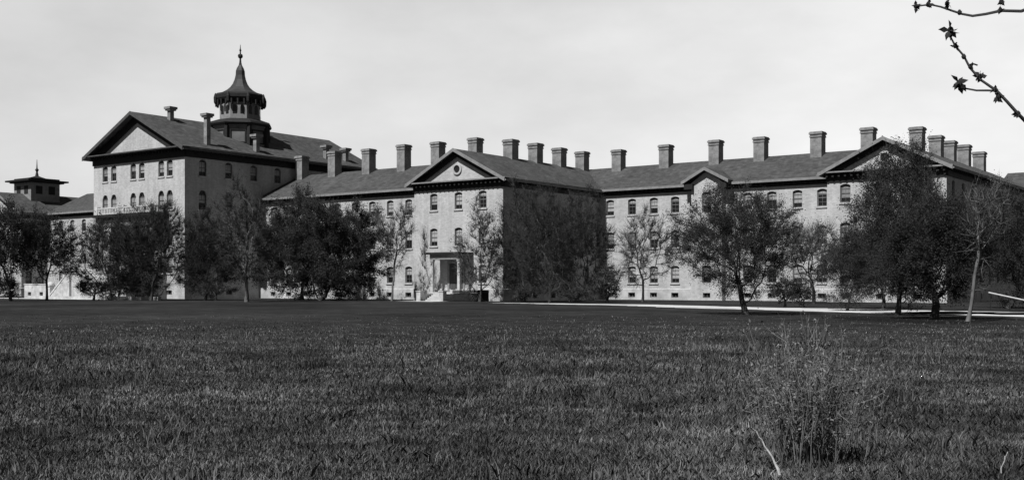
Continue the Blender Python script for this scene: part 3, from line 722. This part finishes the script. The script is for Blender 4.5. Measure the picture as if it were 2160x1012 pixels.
def skeleton(rng, H, trunk_h, rx, zc, rz, shape, n_attr, step, lean=(0, 0), clumps=28):
    """space colonisation: attractors gathered in uneven clumps inside the crown"""
    cl = []
    while len(cl) < clumps:
        p = rng.uniform(-1, 1, 3); q = np.linalg.norm(p)
        if q > 1: continue
        if shape == 'round' and q < 0.35 and rng.random() < .6: continue
        cl.append(p)
    cl = np.array(cl)
    pts = cl[rng.integers(0, clumps, n_attr)] + rng.normal(0, .17 if clumps < 50 else .22, (n_attr, 3))
    if shape == 'vase':
        zf = (pts[:, 2] + 1) / 2; s = 0.18 + 0.85 * np.clip(zf, 0, 1.1) ** .8
        pts[:, 0] *= s; pts[:, 1] *= s
    if shape == 'cone':
        zf = np.clip((pts[:, 2] + 1) / 2, 0, 1); s = 1.08 - .95 * zf; pts[:, 0] *= s; pts[:, 1] *= s
    if shape == 'oval':
        zf = np.clip((pts[:, 2] + 1) / 2, 0, 1); s = 1.0 - .35 * zf ** 2; pts[:, 0] *= s; pts[:, 1] *= s
    at_ = np.stack([pts[:, 0] * rx + lean[0], pts[:, 1] * rx + lean[1], zc + pts[:, 2] * rz], 1)
    nodes = []; par = []; z = 0.0; k = -1
    while z < trunk_h:
        f = z / max(trunk_h, .1)
        nodes.append((lean[0] * f * .5 + .05 * math.sin(z * 1.3 + lean[0]), lean[1] * f * .5 + .05 * math.cos(z), z)); par.append(k); k = len(nodes) - 1; z += step
    nodes = [np.array(n) for n in nodes]
    arr = np.array(nodes)
    d = np.linalg.norm(at_[:, None] - arr[None], axis=2); near = d.argmin(1); nd = d.min(1)
    alive = np.ones(len(at_), bool)
    for it in range(140):
        if not alive.any(): break
        ids = np.where(alive)[0]; use = {}
        if it > 0:
            ids2 = ids[nd[ids] < max(rx, rz) * .75] ; ids = ids2 if len(ids2) else ids
        tgt = at_[ids] - np.array(nodes)[near[ids]]; tgt /= (np.linalg.norm(tgt, axis=1)[:, None] + 1e-6)
        acc = {}
        for i, n in enumerate(near[ids]):
            acc.setdefault(int(n), []).append(tgt[i])
        new = []
        for n, ts in acc.items():
            v = np.mean(ts, 0) + rng.normal(0, .12, 3) + np.array([0, 0, .06]); v /= (np.linalg.norm(v) + 1e-6)
            new.append((n, nodes[n] + v * step))
        s0 = len(nodes)
        for n, p in new: nodes.append(p); par.append(n)
        na = np.array([p for _, p in new])
        dd = np.linalg.norm(at_[:, None] - na[None], axis=2); m = dd.min(1); am = dd.argmin(1)
        better = m < nd; near[better] = s0 + am[better]; nd[better] = m[better]
        alive &= nd > step * 1.15
        if len(nodes) > 2600: break
    nodes = np.array(nodes); par = np.array(par)
    ch = [[] for _ in nodes]
    for i, p in enumerate(par):
        if p >= 0: ch[p].append(i)
    return nodes, par, ch

def tree(name, label, px, d, base=None, top=440, x0=0, x1=0, bottom=600, shape='round', leaves=5000, leaf=.2, lm='leaf', bark='bark', twig=6, trunk_h=None, n_attr=420, seed=1, trunk_r=None, lean=0.0, group='trees on the asylum lawn', cat='tree', step=.55, twl=(.5, 1.1), tw=.016, clumps=28, dens=1.0, twm=None):
    rng = np.random.default_rng(seed)
    dense = name == 'leafy_tree'
    if dense: clumps = int(clumps * 2.2); n_attr = int(n_attr * 1.5); leaves = int(leaves * 5.6 * dens); leaf *= .5; twig = int(twig * 2.6); twl = (twl[0] * 1.1, twl[1] * 1.4); tw *= 1.05
    else: leaves = int(leaves * 1.1 * dens); leaf *= .6; twig = int(twig * 1.5); twl = (twl[0] * 1.2, twl[1] * 1.4); tw *= 1.25; n_attr = int(n_attr * 1.3)
    X, Y = at(px, d); s = FPX / d
    H = zz(top, d); zb = max(zz(bottom, d), .5); rx = (x1 - x0) / s / 2
    zc = (H + zb) / 2; rz = (H - zb) / 2
    off = ((x0 + x1) / 2 - px) / s
    ln = (off * RT[0], off * RT[1])
    th = trunk_h if trunk_h is not None else max(zb - .4, 1.0)
    rx_, rz_ = rx * .97, rz * .97
    nodes, par, ch = skeleton(rng, H, th, rx_, zc, rz_, shape, n_attr, step, ln, clumps)
    n = len(nodes); tip = tw * .9
    rad = np.zeros(n)
    for i in range(n - 1, -1, -1):
        rad[i] = tip if not ch[i] else sum(rad[c] ** 2.1 for c in ch[i]) ** (1 / 2.1)
    if trunk_r: 
        kf = trunk_r / rad[0]; rad = np.where(rad > tip * 2, tip * 2 + (rad - tip * 2) * max(kf, .3), rad)
    rad[0] *= 1.5; 
    if n > 1: rad[1] *= 1.15
    # limbs: one square/hex tube per segment, shared rings
    V, Fc, T = [], [], []
    for i in range(1, n):
        p = par[i]; a, b = nodes[p], nodes[i]; dvec = b - a; ln_ = np.linalg.norm(dvec)
        if ln_ < 1e-5: continue
        dvec = dvec / ln_; u = np.cross(dvec, [.31, .2, .93]); u /= (np.linalg.norm(u) + 1e-9); v = np.cross(dvec, u)
        seg = 7 if rad[i] > .09 else (4 if rad[i] > .03 else 3)
        r0, r1 = rad[p] if rad[p] < rad[i] * 1.7 else rad[i] * 1.25, rad[i]; k = len(V)
        for q in range(seg):
            an = 2 * math.pi * q / seg; V.append(a + (u * math.cos(an) + v * math.sin(an)) * r0 - dvec * r0 * .3)
        for q in range(seg):
            an = 2 * math.pi * q / seg; V.append(b + (u * math.cos(an) + v * math.sin(an)) * r1)
        for q in range(seg):
            q2 = (q + 1) % seg; Fc += [k + q, k + q2, k + seg + q2, k + seg + q]; T.append(4)
    root = thing(name, label, cat, (X, Y, 0), group)
    tm = np_mesh('trunk', V, Fc, T, [M[bark]]); put('trunk', tm, root)
    # twigs and leaves
    tips = np.where(rad < tip * 2.3)[0]; tips = tips[tips > 3]
    if len(tips) == 0: tips = np.arange(n // 2, n)
    nt_ = len(tips) * twig
    src = np.repeat(tips, twig); a = nodes[src] + rng.normal(0, .05, (nt_, 3))
    out = nodes[src] - np.array([ln[0], ln[1], zc - rz * .4]); out /= (np.linalg.norm(out, axis=1)[:, None] + 1e-6)
    dr_ = out * .7 + rng.normal(0, .6, (nt_, 3)) + np.array([0, 0, .35]); dr_ /= np.linalg.norm(dr_, axis=1)[:, None]
    ll = rng.uniform(*twl, nt_); b = a + dr_ * ll[:, None]
    sd_ = np.cross(dr_, rng.normal(0, 1, (nt_, 3))); sd_ /= np.linalg.norm(sd_, axis=1)[:, None]; sd_ *= tw
    tv = np.stack([a - sd_, a + sd_, b], 1).reshape(-1, 3)
    sd2 = np.cross(dr_, sd_); sd2 = sd2 / np.linalg.norm(sd2, axis=1)[:, None] * tw
    tv2 = np.stack([a - sd2, a + sd2, b], 1).reshape(-1, 3)
    tv = np.concatenate([tv, tv2]); tf = np.arange(len(tv)); tt = np.full(len(tv) // 3, 3)
    if leaves:
        # uneven cover: some branch tips carry much more leaf than others
        wgt = np.clip(rng.gamma(3.5 if dense else 1.6, 1, len(tips)), .05, 9); wgt = np.repeat(wgt, twig); wgt /= wgt.sum()
        li = rng.choice(nt_, leaves, p=wgt)
        c = a[li] + (b - a)[li] * rng.uniform(.1, 1.05, leaves)[:, None] + rng.normal(0, .12, (leaves, 3))
        e1 = rng.normal(0, 1, (leaves, 3)); e1 /= np.linalg.norm(e1, axis=1)[:, None]
        e2 = np.cross(e1, rng.normal(0, 1, (leaves, 3))); e2 /= np.linalg.norm(e2, axis=1)[:, None]
        sz = leaf * rng.uniform(.55, 1.3, leaves)[:, None]
        lv = np.stack([c - e1 * sz * .6, c + e2 * sz * .36, c + e1 * sz * .6, c - e2 * sz * .36], 1).reshape(-1, 3)
        vv = np.concatenate([tv, lv]); ff = np.concatenate([tf, np.arange(len(lv)) + len(tv)]); tot = np.concatenate([tt, np.full(leaves, 4)])
        mi = np.concatenate([np.zeros(len(tt)), np.ones(leaves)])
    else: vv, ff, tot, mi = tv, tf, tt, np.zeros(len(tt))
    cm = np_mesh('crown', vv, ff, tot, [M['palebark' if not dense and not twm else 'twig'], M[lm]], mi); put('crown', cm, root)
    return root

TREES = [
 # far left cluster
 dict(name='leafy_tree', label='dark leafy tree cut by the left edge of the photo', px=22, d=118, top=448, x0=-45, x1=68, bottom=590, leaves=4017, leaf=.26, lm='ever', seed=11),
 dict(name='leafy_tree', label='dark leafy tree above the low whitish garden wall', px=98, d=121, top=470, x0=48, x1=150, bottom=578, dens=.8, leaves=3348, leaf=.25, lm='ever', seed=12),
 dict(name='leafy_tree', label='bushy dark tree hiding the foot of the balcony porch', px=232, d=124, top=478, x0=172, x1=300, bottom=614, dens=.7, leaves=4240, leaf=.24, lm='leaf', seed=13),
 dict(name='leafy_tree', dens=.8, label='dark tree between the bushy one and the tall thin crowned one before the block', px=285, d=126, top=462, x0=240, x1=345, bottom=622, leaves=2455, leaf=.2, lm='leaf', seed=33),
 dict(name='leafy_tree', dens=.5, label='tall thin crowned tree before the right half of the cupola block front', px=318, d=123, top=440, x0=262, x1=388, bottom=600, leaves=1874, leaf=.19, lm='leaf', twig=9, seed=14),
 dict(name='leafy_tree', label='dark twiggy tree against the shaded side wall just right of the block corner', px=432, d=124, top=470, x0=388, x1=490, bottom=618, leaves=5000, leaf=.2, twig=8, seed=15, lm='ever'),
 dict(name='bare_tree', label='pale trunked twiggy tree before the shaded side of the cupola block', px=520, d=112, top=400, x0=445, x1=590, bottom=575, leaves=3200, leaf=.17, twig=10, bark='palebark', twm='bark', seed=16, trunk_r=.2),
 dict(name='leafy_tree', dens=1.7, clumps=50, label='left tree of the dense dark pair before the long wing', px=637, d=127, top=432, x0=553, x1=712, bottom=622, leaves=11500, leaf=.25, lm='leaf', seed=17, trunk_r=.2),
 dict(name='leafy_tree', dens=1.7, clumps=50, label='right tree of the dense dark pair before the long wing', px=674, d=122, top=440, x0=632, x1=797, bottom=620, leaves=11500, leaf=.25, lm='leaf', seed=18, trunk_r=.24),
 dict(name='bare_tree', label='pale vase shaped bare tree between the dense pair and the porch range', px=826, d=119, top=440, x0=775, x1=885, bottom=585, shape='vase', leaves=1300, leaf=.14, lm='leaf2', bark='palebark', twig=9, trunk_h=2.0, seed=19),
 dict(name='bare_tree', label='thinly leafed tree right of the flat roofed door porch', px=1012, d=113, top=440, x0=968, x1=1062, bottom=605, shape='oval', leaves=3800, leaf=.17, lm='leaf', twig=9, seed=20),
 dict(name='leafy_tree', dens=.75, label='twiggy tree at the left end of the shaded side wall', px=1098, d=113, top=430, x0=1050, x1=1165, bottom=622, leaves=3600, leaf=.18, lm='leaf', twig=8, seed=21),
 dict(name='leafy_tree', dens=.75, label='thin pale trunked tree in the middle of the shaded side wall', px=1158, d=103, top=425, x0=1095, x1=1225, bottom=600, leaves=3800, leaf=.17, lm='leaf', bark='palebark', twm='bark', twig=8, seed=22, trunk_r=.12),
 dict(name='leafy_tree', dens=.75, label='twiggy tree at the inner corner left of the low round bush', px=1240, d=116, top=440, x0=1175, x1=1285, bottom=620, leaves=3400, leaf=.18, lm='leaf', twig=8, seed=23),
 dict(name='bare_tree', label='slender bare tree standing alone before the sunlit right wing', px=1355, d=111, top=445, x0=1298, x1=1415, bottom=590, shape='oval', leaves=1500, leaf=.14, lm='leaf2', twig=8, seed=24, trunk_r=.11),
 dict(name='leafy_tree', dens=.8, label='round dense tree on the drive edge before the small pedimented bay', px=1573, d=63, top=425, x0=1440, x1=1660, bottom=612, leaves=13000, leaf=.13, lm='leaf', seed=25, trunk_r=.17, step=.32, n_attr=700, twl=(.25, .6), tw=.008, clumps=40),
 dict(name='bare_tree', label='sparse twiggy tree between the round tree and the biggest trees', px=1716, d=100, top=478, x0=1645, x1=1785, bottom=600, leaves=3400, leaf=.17, lm='leaf2', twig=10, seed=26, trunk_r=.14),
 dict(name='leafy_tree', label='small leafy tree at the left foot of the biggest trees', px=1786, d=72, top=510, x0=1745, x1=1850, bottom=622, leaves=6500, leaf=.13, lm='leaf', seed=27, step=.3, twl=(.25, .6), tw=.009),
 dict(name='leafy_tree', dens=.6, label='tallest open leafy tree covering the right gable', px=1893, d=62, top=338, x0=1805, x1=1990, bottom=600, shape='oval', leaves=13500, leaf=.16, lm='leaf', seed=28, trunk_r=.14, step=.34, n_attr=800, twl=(.3, .8), tw=.009, clumps=46),
 dict(name='leafy_tree', label='thick trunked dark tree in front of the right gabled range', px=1970, d=54.5, top=445, x0=1893, x1=2060, bottom=618, dens=.75, leaves=14000, leaf=.15, lm='ever', seed=29, trunk_r=.2, step=.34, n_attr=700, twl=(.3, .7), tw=.009, clumps=40),
 dict(name='bare_tree', label='tall thin pale trunked tree with forked bare limbs near the right edge', px=2040, d=51, top=365, x0=2000, x1=2150, bottom=575, shape='vase', leaves=1400, leaf=.11, lm='leaf2', bark='palebark', twig=4, trunk_h=2.2, seed=30, trunk_r=.11, step=.36, n_attr=170, twl=(.3, .7), tw=.013, clumps=16),
 dict(name='leafy_tree', label='dark spreading tree cut by the right edge of the photo', px=2125, d=80, top=425, x0=2080, x1=2240, bottom=615, dens=.6, leaves=14000, leaf=.18, lm='ever', seed=31, trunk_r=.18, step=.36, n_attr=600, twl=(.3, .8), tw=.01, clumps=40),
 dict(name='leafy_tree', label='dark tree behind the thin stems left of the thick trunked tree', px=1862, d=80, top=490, x0=1812, x1=1920, bottom=612, dens=.7, leaves=8000, leaf=.18, lm='ever', seed=32, trunk_r=.12),
]
for t in TREES: tree(**t)

def bush(label, px, d, top, x0, x1, seed, lm='ever', leaves=3500, leaf=.15):
    return tree('bush', label, px, d, top=top, x0=x0, x1=x1, bottom=632, shape='cone' if x1 - x0 > 70 else 'round', leaves=leaves, leaf=leaf, lm=lm, twig=5, trunk_h=.35, n_attr=220, seed=seed, step=.25, twl=(.2, .5), group='bushes by the walls', cat='bush', clumps=18)
bush('dark pointed bush at the foot of the inner wall corner', 1280, 110, 568, 1245, 1315, 41)
bush('low dark bush right of the round dense tree', 1655, 84, 595, 1628, 1684, 42)
bush('little dark bush left of the sparse twiggy tree trunk', 1693, 86, 606, 1676, 1712, 43, leaves=1800)
bush('low dark bush against the shaded block side wall, left of the pale trunk', 455, 122, 598, 420, 490, 44)
bush('dark low bush at the foot of the middle of the shaded wall', 1200, 113, 602, 1150, 1250, 45)
bush('dark bush low at the extreme left edge of the photo', 22, 122, 585, -20, 56, 47)
bush('dark bush just right of the stone staircase', 197, 127, 590, 166, 232, 48)
bush('dark bush under the balcony porch, between two others', 248, 128, 584, 215, 285, 49)
bush('dark bush left of the whitish basement corner of the cupola block', 300, 127, 592, 268, 330, 50)
bush('dark low bush at the left foot of the shaded wall', 1105, 110, 605, 1068, 1150, 46)

# ------------------------------------------------------------------ foreground shrub of upright whips
def shrub():
    rng = np.random.default_rng(77); X, Y = at(1705, 10.2)
    root = thing('shrub', 'tall twiggy shrub of upright bare stems in the foreground grass at right', 'shrub', (X, Y, 0))
    mb = MB(); lv, lf = [], 0
    leafp = []
    for i in range(190):
        r0 = abs(rng.normal(0, .24)); an = rng.uniform(0, 2 * math.pi)
        p = np.array([r0 * math.cos(an), r0 * math.sin(an), -.02]); sp = rng.uniform(.03, .46)
        h = (rng.uniform(.5, 1.28) + .12 * rng.random() ** 4) * (1.08 - .45 * sp / .46 * rng.random()); n = 7
        dv = np.array([math.cos(an) * sp, math.sin(an) * sp, 1.0]); pts = [p.copy()]
        dv /= np.linalg.norm(dv)
        for k in range(n):
            dv = dv + rng.normal(0, .08, 3) + np.array([0, 0, .10]); dv /= np.linalg.norm(dv); p = p + dv * h / n; pts.append(p.copy())
        r = rng.uniform(.003, .0075)
        mb.tube(pts, [r * (1 - .75 * k / n) for k in range(n + 1)], 4)
        for q in range(rng.integers(4, 10)):
            k = rng.integers(2, n); b = pts[k]; d2 = (pts[k + 1] - pts[k]) / (h / n) + rng.normal(0, .5, 3); d2[2] = abs(d2[2]); d2 /= np.linalg.norm(d2)
            l2 = rng.uniform(.08, .3); m_ = b + d2 * l2 * .5 + np.array([0, 0, .01]); e = b + d2 * l2 + np.array([0, 0, .05])
            mb.tube([b, m_, e], [r * .5, r * .4, r * .2], 3); leafp += [m_, e]
        leafp += pts[3:]
    mb.build('stems', M['whip'], root)
    lp = np.array(leafp); lp = np.repeat(lp, 2, 0); nl = len(lp)
    c = lp + rng.normal(0, .012, (nl, 3)); e1 = rng.normal(0, 1, (nl, 3)) + np.array([0, 0, .8]); e1 /= np.linalg.norm(e1, axis=1)[:, None]
    e2 = np.cross(e1, rng.normal(0, 1, (nl, 3))); e2 /= np.linalg.norm(e2, axis=1)[:, None]; sz = rng.uniform(.009, .024, nl)[:, None]
    v = np.stack([c, c + e1 * sz + e2 * sz * .4, c + e1 * sz * 2, c + e1 * sz - e2 * sz * .4], 1).reshape(-1, 3)
    put('leaf_buds', np_mesh('leaf_buds', v, np.arange(len(v)), np.full(nl, 4), [M['whip']]), root)
shrub()

# ------------------------------------------------------------------ maple standing just outside the frame, its twigs reach in
def P3(px, py, d):
    x, y = at(px, d); return Vector((x, y, zz(py, d)))
def maple():
    tx, ty = at(2720, 6.2); root = thing('maple_tree', 'maple twigs with opening buds reaching in at the top right corner', 'tree', (tx, ty, 0)); org = root.location
    rng = np.random.default_rng(9)
    t = MB(); top = Vector((tx + .1, ty + .1, 5.2))
    t.tube([(tx, ty, -.05), (tx + .02, ty, .5), (tx + .05, ty + .03, 1.8), (tx + .02, ty + .08, 3.4), top], [.24, .17, .14, .11, .07], 9)
    j1 = Vector((tx + .04, ty + .05, 2.5)); j2 = Vector((tx + .02, ty + .08, 3.3))
    def limb(ctrl, r0, r1, seed):
        n = 22; pts = [Vector(p) for p in smooth3(ctrl, n)]; rr = random.Random(seed)
        pts = [p + Vector((rr.uniform(-1, 1), rr.uniform(-1, 1), rr.uniform(-1, 1))) * (.012 if 0 < i < n else 0) for i, p in enumerate(pts)]
        t.tube(pts, [r0 * (1 - i / n) ** 1.3 + r1 for i in range(n + 1)], 7)
        for k in (6, 9, 12, 15, 17):                # side shoots, all beyond the frame
            b = pts[k]; dv = Vector((rr.uniform(.1, 1), rr.uniform(-.6, .6), rr.uniform(.2, 1))).normalized(); l = rr.uniform(.25, .6)
            t.tube([b, b + dv * l * .5 + Vector((0, 0, .03)), b + dv * l + Vector((0, 0, .1))], [.006, .0045, .0025], 5)
    def smooth3(ctrl, n):
        out = []
        for i in range(n + 1):
            u = i / n * (len(ctrl) - 1); k = min(int(u), len(ctrl) - 2); f = u - k
            a0, a1, a2, a3 = ctrl[max(k - 1, 0)], ctrl[k], ctrl[k + 1], ctrl[min(k + 2, len(ctrl) - 1)]
            out.append(0.5 * ((2 * a1) + (a2 - a0) * f + (2 * a0 - 5 * a1 + 4 * a2 - a3) * f * f + (3 * a1 - a0 - 3 * a2 + a3) * f ** 3))
        return out
    limb([j1, P3(2560, 440, 5.9), P3(2400, 410, 5.7), P3(2260, 325, 5.5), P3(2150, 243, 5.4)], .03, .0085, 4)
    limb([j2, P3(2580, 90, 6.0), P3(2440, 40, 5.8), P3(2290, 22, 5.55), P3(2155, 24, 5.4)], .03, .008, 6)
    t.build('trunk', M['bark'], root, org)
    d = 5.4
    tw = MB()
    A = [(2150, 243), (2125, 215), (2103, 192), (2068, 168), (2046, 143), (2033, 118), (2015, 97), (2006, 80), (2003, 66)]
    tw.tube([P3(x, y, d) for x, y in A], [.0085, .008, .0075, .0065, .006, .0055, .005, .0045, .004], 5)
    Bt = [(2103, 192), (2085, 191), (2060, 191), (2038, 187), (2022, 176)]
    tw.tube([P3(x, y, d) for x, y in Bt], [.006, .0055, .005, .0045, .004], 5)
    Ct = [(2155, 24), (2112, 23), (2080, 30), (2052, 34), (2030, 30), (2008, 23), (1985, 15), (1962, 10), (1930, 14)]
    tw.tube([P3(x, y, d) for x, y in Ct], [.008, .0075, .007, .0065, .006, .0055, .005, .0045, .004], 5)
    tw.tube([P3(2046, 143, d), P3(2053, 135, d), P3(2062, 138, d)], [.005, .005, .004], 4)
    tw.build('twigs', M['bark'], root, org)
    def cluster(px, py, size, n, droop):
        b = MB(); c = P3(px, py, d); size *= 1.2; n = int(n * 1.3)
        for i in range(n):
            dv = Vector(rng.normal(0, 1, 3)) + Vector((0, 0, -droop)); dv.normalize()
            l = size * rng.uniform(.6, 1.1); sd_ = dv.cross(Vector(rng.normal(0, 1, 3))).normalized(); nn = dv.cross(sd_)
            w_ = l * .27; m1 = c + dv * l * .5 + nn * l * .12
            b.poly([c, m1 - sd_ * w_, c + dv * l, m1]); b.poly([c, m1, c + dv * l, m1 + sd_ * w_])
        b.lathe(c.x, c.y, [(.006, c.z - .012), (.011, c.z - .004), (.011, c.z + .004), (.004, c.z + .014)], 6)
        b.build('bud_leaves', M['ever'], root, org)
    for a in ((2003, 64, .045, 12, .5), (2015, 97, .026, 6, .6), (2033, 120, .012, 4, 0), (2047, 141, .02, 5, -.4), (2068, 162, .04, 10, -.2), (2022, 175, .048, 12, .4), (2100, 190, .03, 8, 0), (2105, 205, .035, 8, .9), (2148, 240, .026, 7, .5),
              (1932, 14, .03, 8, .3), (1958, 10, .026, 7, .3), (1998, 8, .03, 8, 0), (2024, 27, .014, 4, -.5), (2110, 22, .022, 7, 0), (2112, 4, .03, 7, 0)):
        cluster(*a)
maple()

# ------------------------------------------------------------------ pale sticks in the grass
def stick(label, pts, rad):
    q = MB(); P = []
    for (x, y, h) in pts:
        d = (EYE - h) * FPX / (y - HY); X, Y = at(x, d); P.append((X, Y, h))
    rs = random.Random(len(label)); P2, r2_ = [], []
    for i in range(len(P) - 1):                     # knotty, slightly crooked
        for f in (0, .33, .66):
            j = Vector((rs.uniform(-1, 1), rs.uniform(-1, 1), rs.uniform(-1, 1))) * (.012 if i + f > 0 else 0)
            P2.append(Vector(P[i]).lerp(Vector(P[i + 1]), f) + j); r2_.append((rad[i] + (rad[i + 1] - rad[i]) * f) * rs.uniform(.75, 1.25))
    P2.append(Vector(P[-1])); r2_.append(rad[-1])
    q.tube(P2, r2_, 6)
    for k in (2, 5, 7):
        if k < len(P2) - 1:
            b = P2[k]; q.tube([b, b + Vector((rs.uniform(-.05, .05), rs.uniform(-.05, .05), rs.uniform(.01, .06)))], [r2_[k] * .5, r2_[k] * .15], 4)
    o = q.build('dry_stick', M['stick'], None, P[0], P[0]); tag(o, label, 'stick', 'pale sticks in the grass')
stick('pale leaning stick at the left foot of the bare shrub', [(1588, 903, .3), (1607, 928, .26), (1628, 962, .16), (1645, 1003, .04)], [.003, .006, .010, .013])
stick('thin pale stick near the bottom right corner', [(2126, 952, .2), (2120, 972, .14), (2112, 998, .06)], [.004, .006, .006])

# ------------------------------------------------------------------ grass: far too many blades to count
def grass():
    rng = np.random.default_rng(123); parts = []
    for (d0, d1, dens, h, w_) in ((6.5, 13, 2100, .066, .005), (13, 20, 900, .066, .007), (20, 30, 350, .06, .009), (30, 45, 130, .06, .010), (45, 72, 45, .05, .013)):
        tmax = .66; area = .5 * (tmax + 1.0) * (d1 * d1 - d0 * d0); n = int(area * dens)
        d = np.sqrt(rng.uniform(d0 * d0, d1 * d1, n)); t = rng.uniform(-tmax, 1.0, n)
        x = d * (FW[0] + t * RT[0]); y = d * (FW[1] + t * RT[1])
        if d0 > 12:                                # coarse tufts thin out into the mown part
            kp = rng.random(n) < np.clip((70 - d) / 52, 0, 1) ** 2.2; x, y, d, t = x[kp], y[kp], d[kp], t[kp]; n = len(x)
        if d1 > 45:                                # none on the drive
            pa = np.array([tuple(q) for q in pc]); md = np.min(np.hypot(x[:, None] - pa[None, :, 0], y[:, None] - pa[None, :, 1]), 1)
            x, y, d, t = x[md > 4.9], y[md > 4.9], d[md > 4.9], t[md > 4.9]; n = len(x)
        # patchy height
        f = .5 + .25 * np.sin(x * 1.7 + 1.3 * np.sin(y * 1.1)) + .25 * np.sin(y * 2.3 + 1.7 * np.sin(x * .9 + 2)) + .3 * np.sin(x * .31 + y * .23)
        cell = rng.normal(0, .35, (400, 400)); ix = (np.floor(x * 3.2).astype(int)) % 400; iy = (np.floor(y * 3.2).astype(int)) % 400
        f = np.clip(f + cell[ix, iy], .15, 1.6)
        hh = h * (.45 + .75 * f) * rng.uniform(.5, 1.25, n)
        an = rng.uniform(0, 2 * math.pi, n); lean = rng.uniform(.15, 1.2, n)
        yaw = rng.uniform(0, math.pi, n)
        sx, sy = np.cos(yaw) * w_ * rng.uniform(.6, 1.4, n), np.sin(yaw) * w_ * rng.uniform(.6, 1.4, n)
        z0 = np.full(n, -.005)
        mx, my, mz = x + np.cos(an) * lean * hh * .3, y + np.sin(an) * lean * hh * .3, hh * .6
        tx, ty, tz = x + np.cos(an) * lean * hh * .9, y + np.sin(an) * lean * hh * .9, hh
        V = np.stack([np.stack([x - sx, y - sy, z0], 1), np.stack([x + sx, y + sy, z0], 1), np.stack([mx + sx * .8, my + sy * .8, mz], 1), np.stack([tx, ty, tz], 1), np.stack([mx - sx * .8, my - sy * .8, mz], 1)], 1)
        parts.append(V)
    # taller weedy tufts standing out of the turf
    nt2 = 420; d = np.sqrt(rng.uniform(49, 34 ** 2, nt2)); t = rng.uniform(-.5, .5, nt2)
    cx_, cy_ = d * (FW[0] + t * RT[0]), d * (FW[1] + t * RT[1]); nb = 46; rr = np.repeat(rng.uniform(.05, .22, nt2), nb)
    x = np.repeat(cx_, nb) + rng.normal(0, 1, nt2 * nb) * rr; y = np.repeat(cy_, nb) + rng.normal(0, 1, nt2 * nb) * rr
    n = len(x); hh = np.repeat(rng.uniform(.09, .2, nt2), nb) * rng.uniform(.5, 1.2, n); an = rng.uniform(0, 2 * math.pi, n); lean = rng.uniform(.1, .8, n); yaw = rng.uniform(0, math.pi, n)
    w2_ = np.repeat(rng.uniform(.003, .009, nt2), nb); sx, sy = np.cos(yaw) * w2_, np.sin(yaw) * w2_; z0 = np.full(n, -.005)
    mx, my, mz = x + np.cos(an) * lean * hh * .3, y + np.sin(an) * lean * hh * .3, hh * .6
    tx, ty, tz = x + np.cos(an) * lean * hh * .9, y + np.sin(an) * lean * hh * .9, hh
    parts.append(np.stack([np.stack([x - sx, y - sy, z0], 1), np.stack([x + sx, y + sy, z0], 1), np.stack([mx + sx * .8, my + sy * .8, mz], 1), np.stack([tx, ty, tz], 1), np.stack([mx - sx * .8, my - sy * .8, mz], 1)], 1))
    V = np.concatenate(parts); n = len(V)
    me = np_mesh('grass', V.reshape(-1, 3), np.arange(n * 5), np.full(n, 5), [M['grass']])
    o = bpy.data.objects.new('grass', me); COL.objects.link(o); o['kind'] = 'stuff'
    tag(o, 'rough dark grass of the wide front lawn', 'grass')
grass()
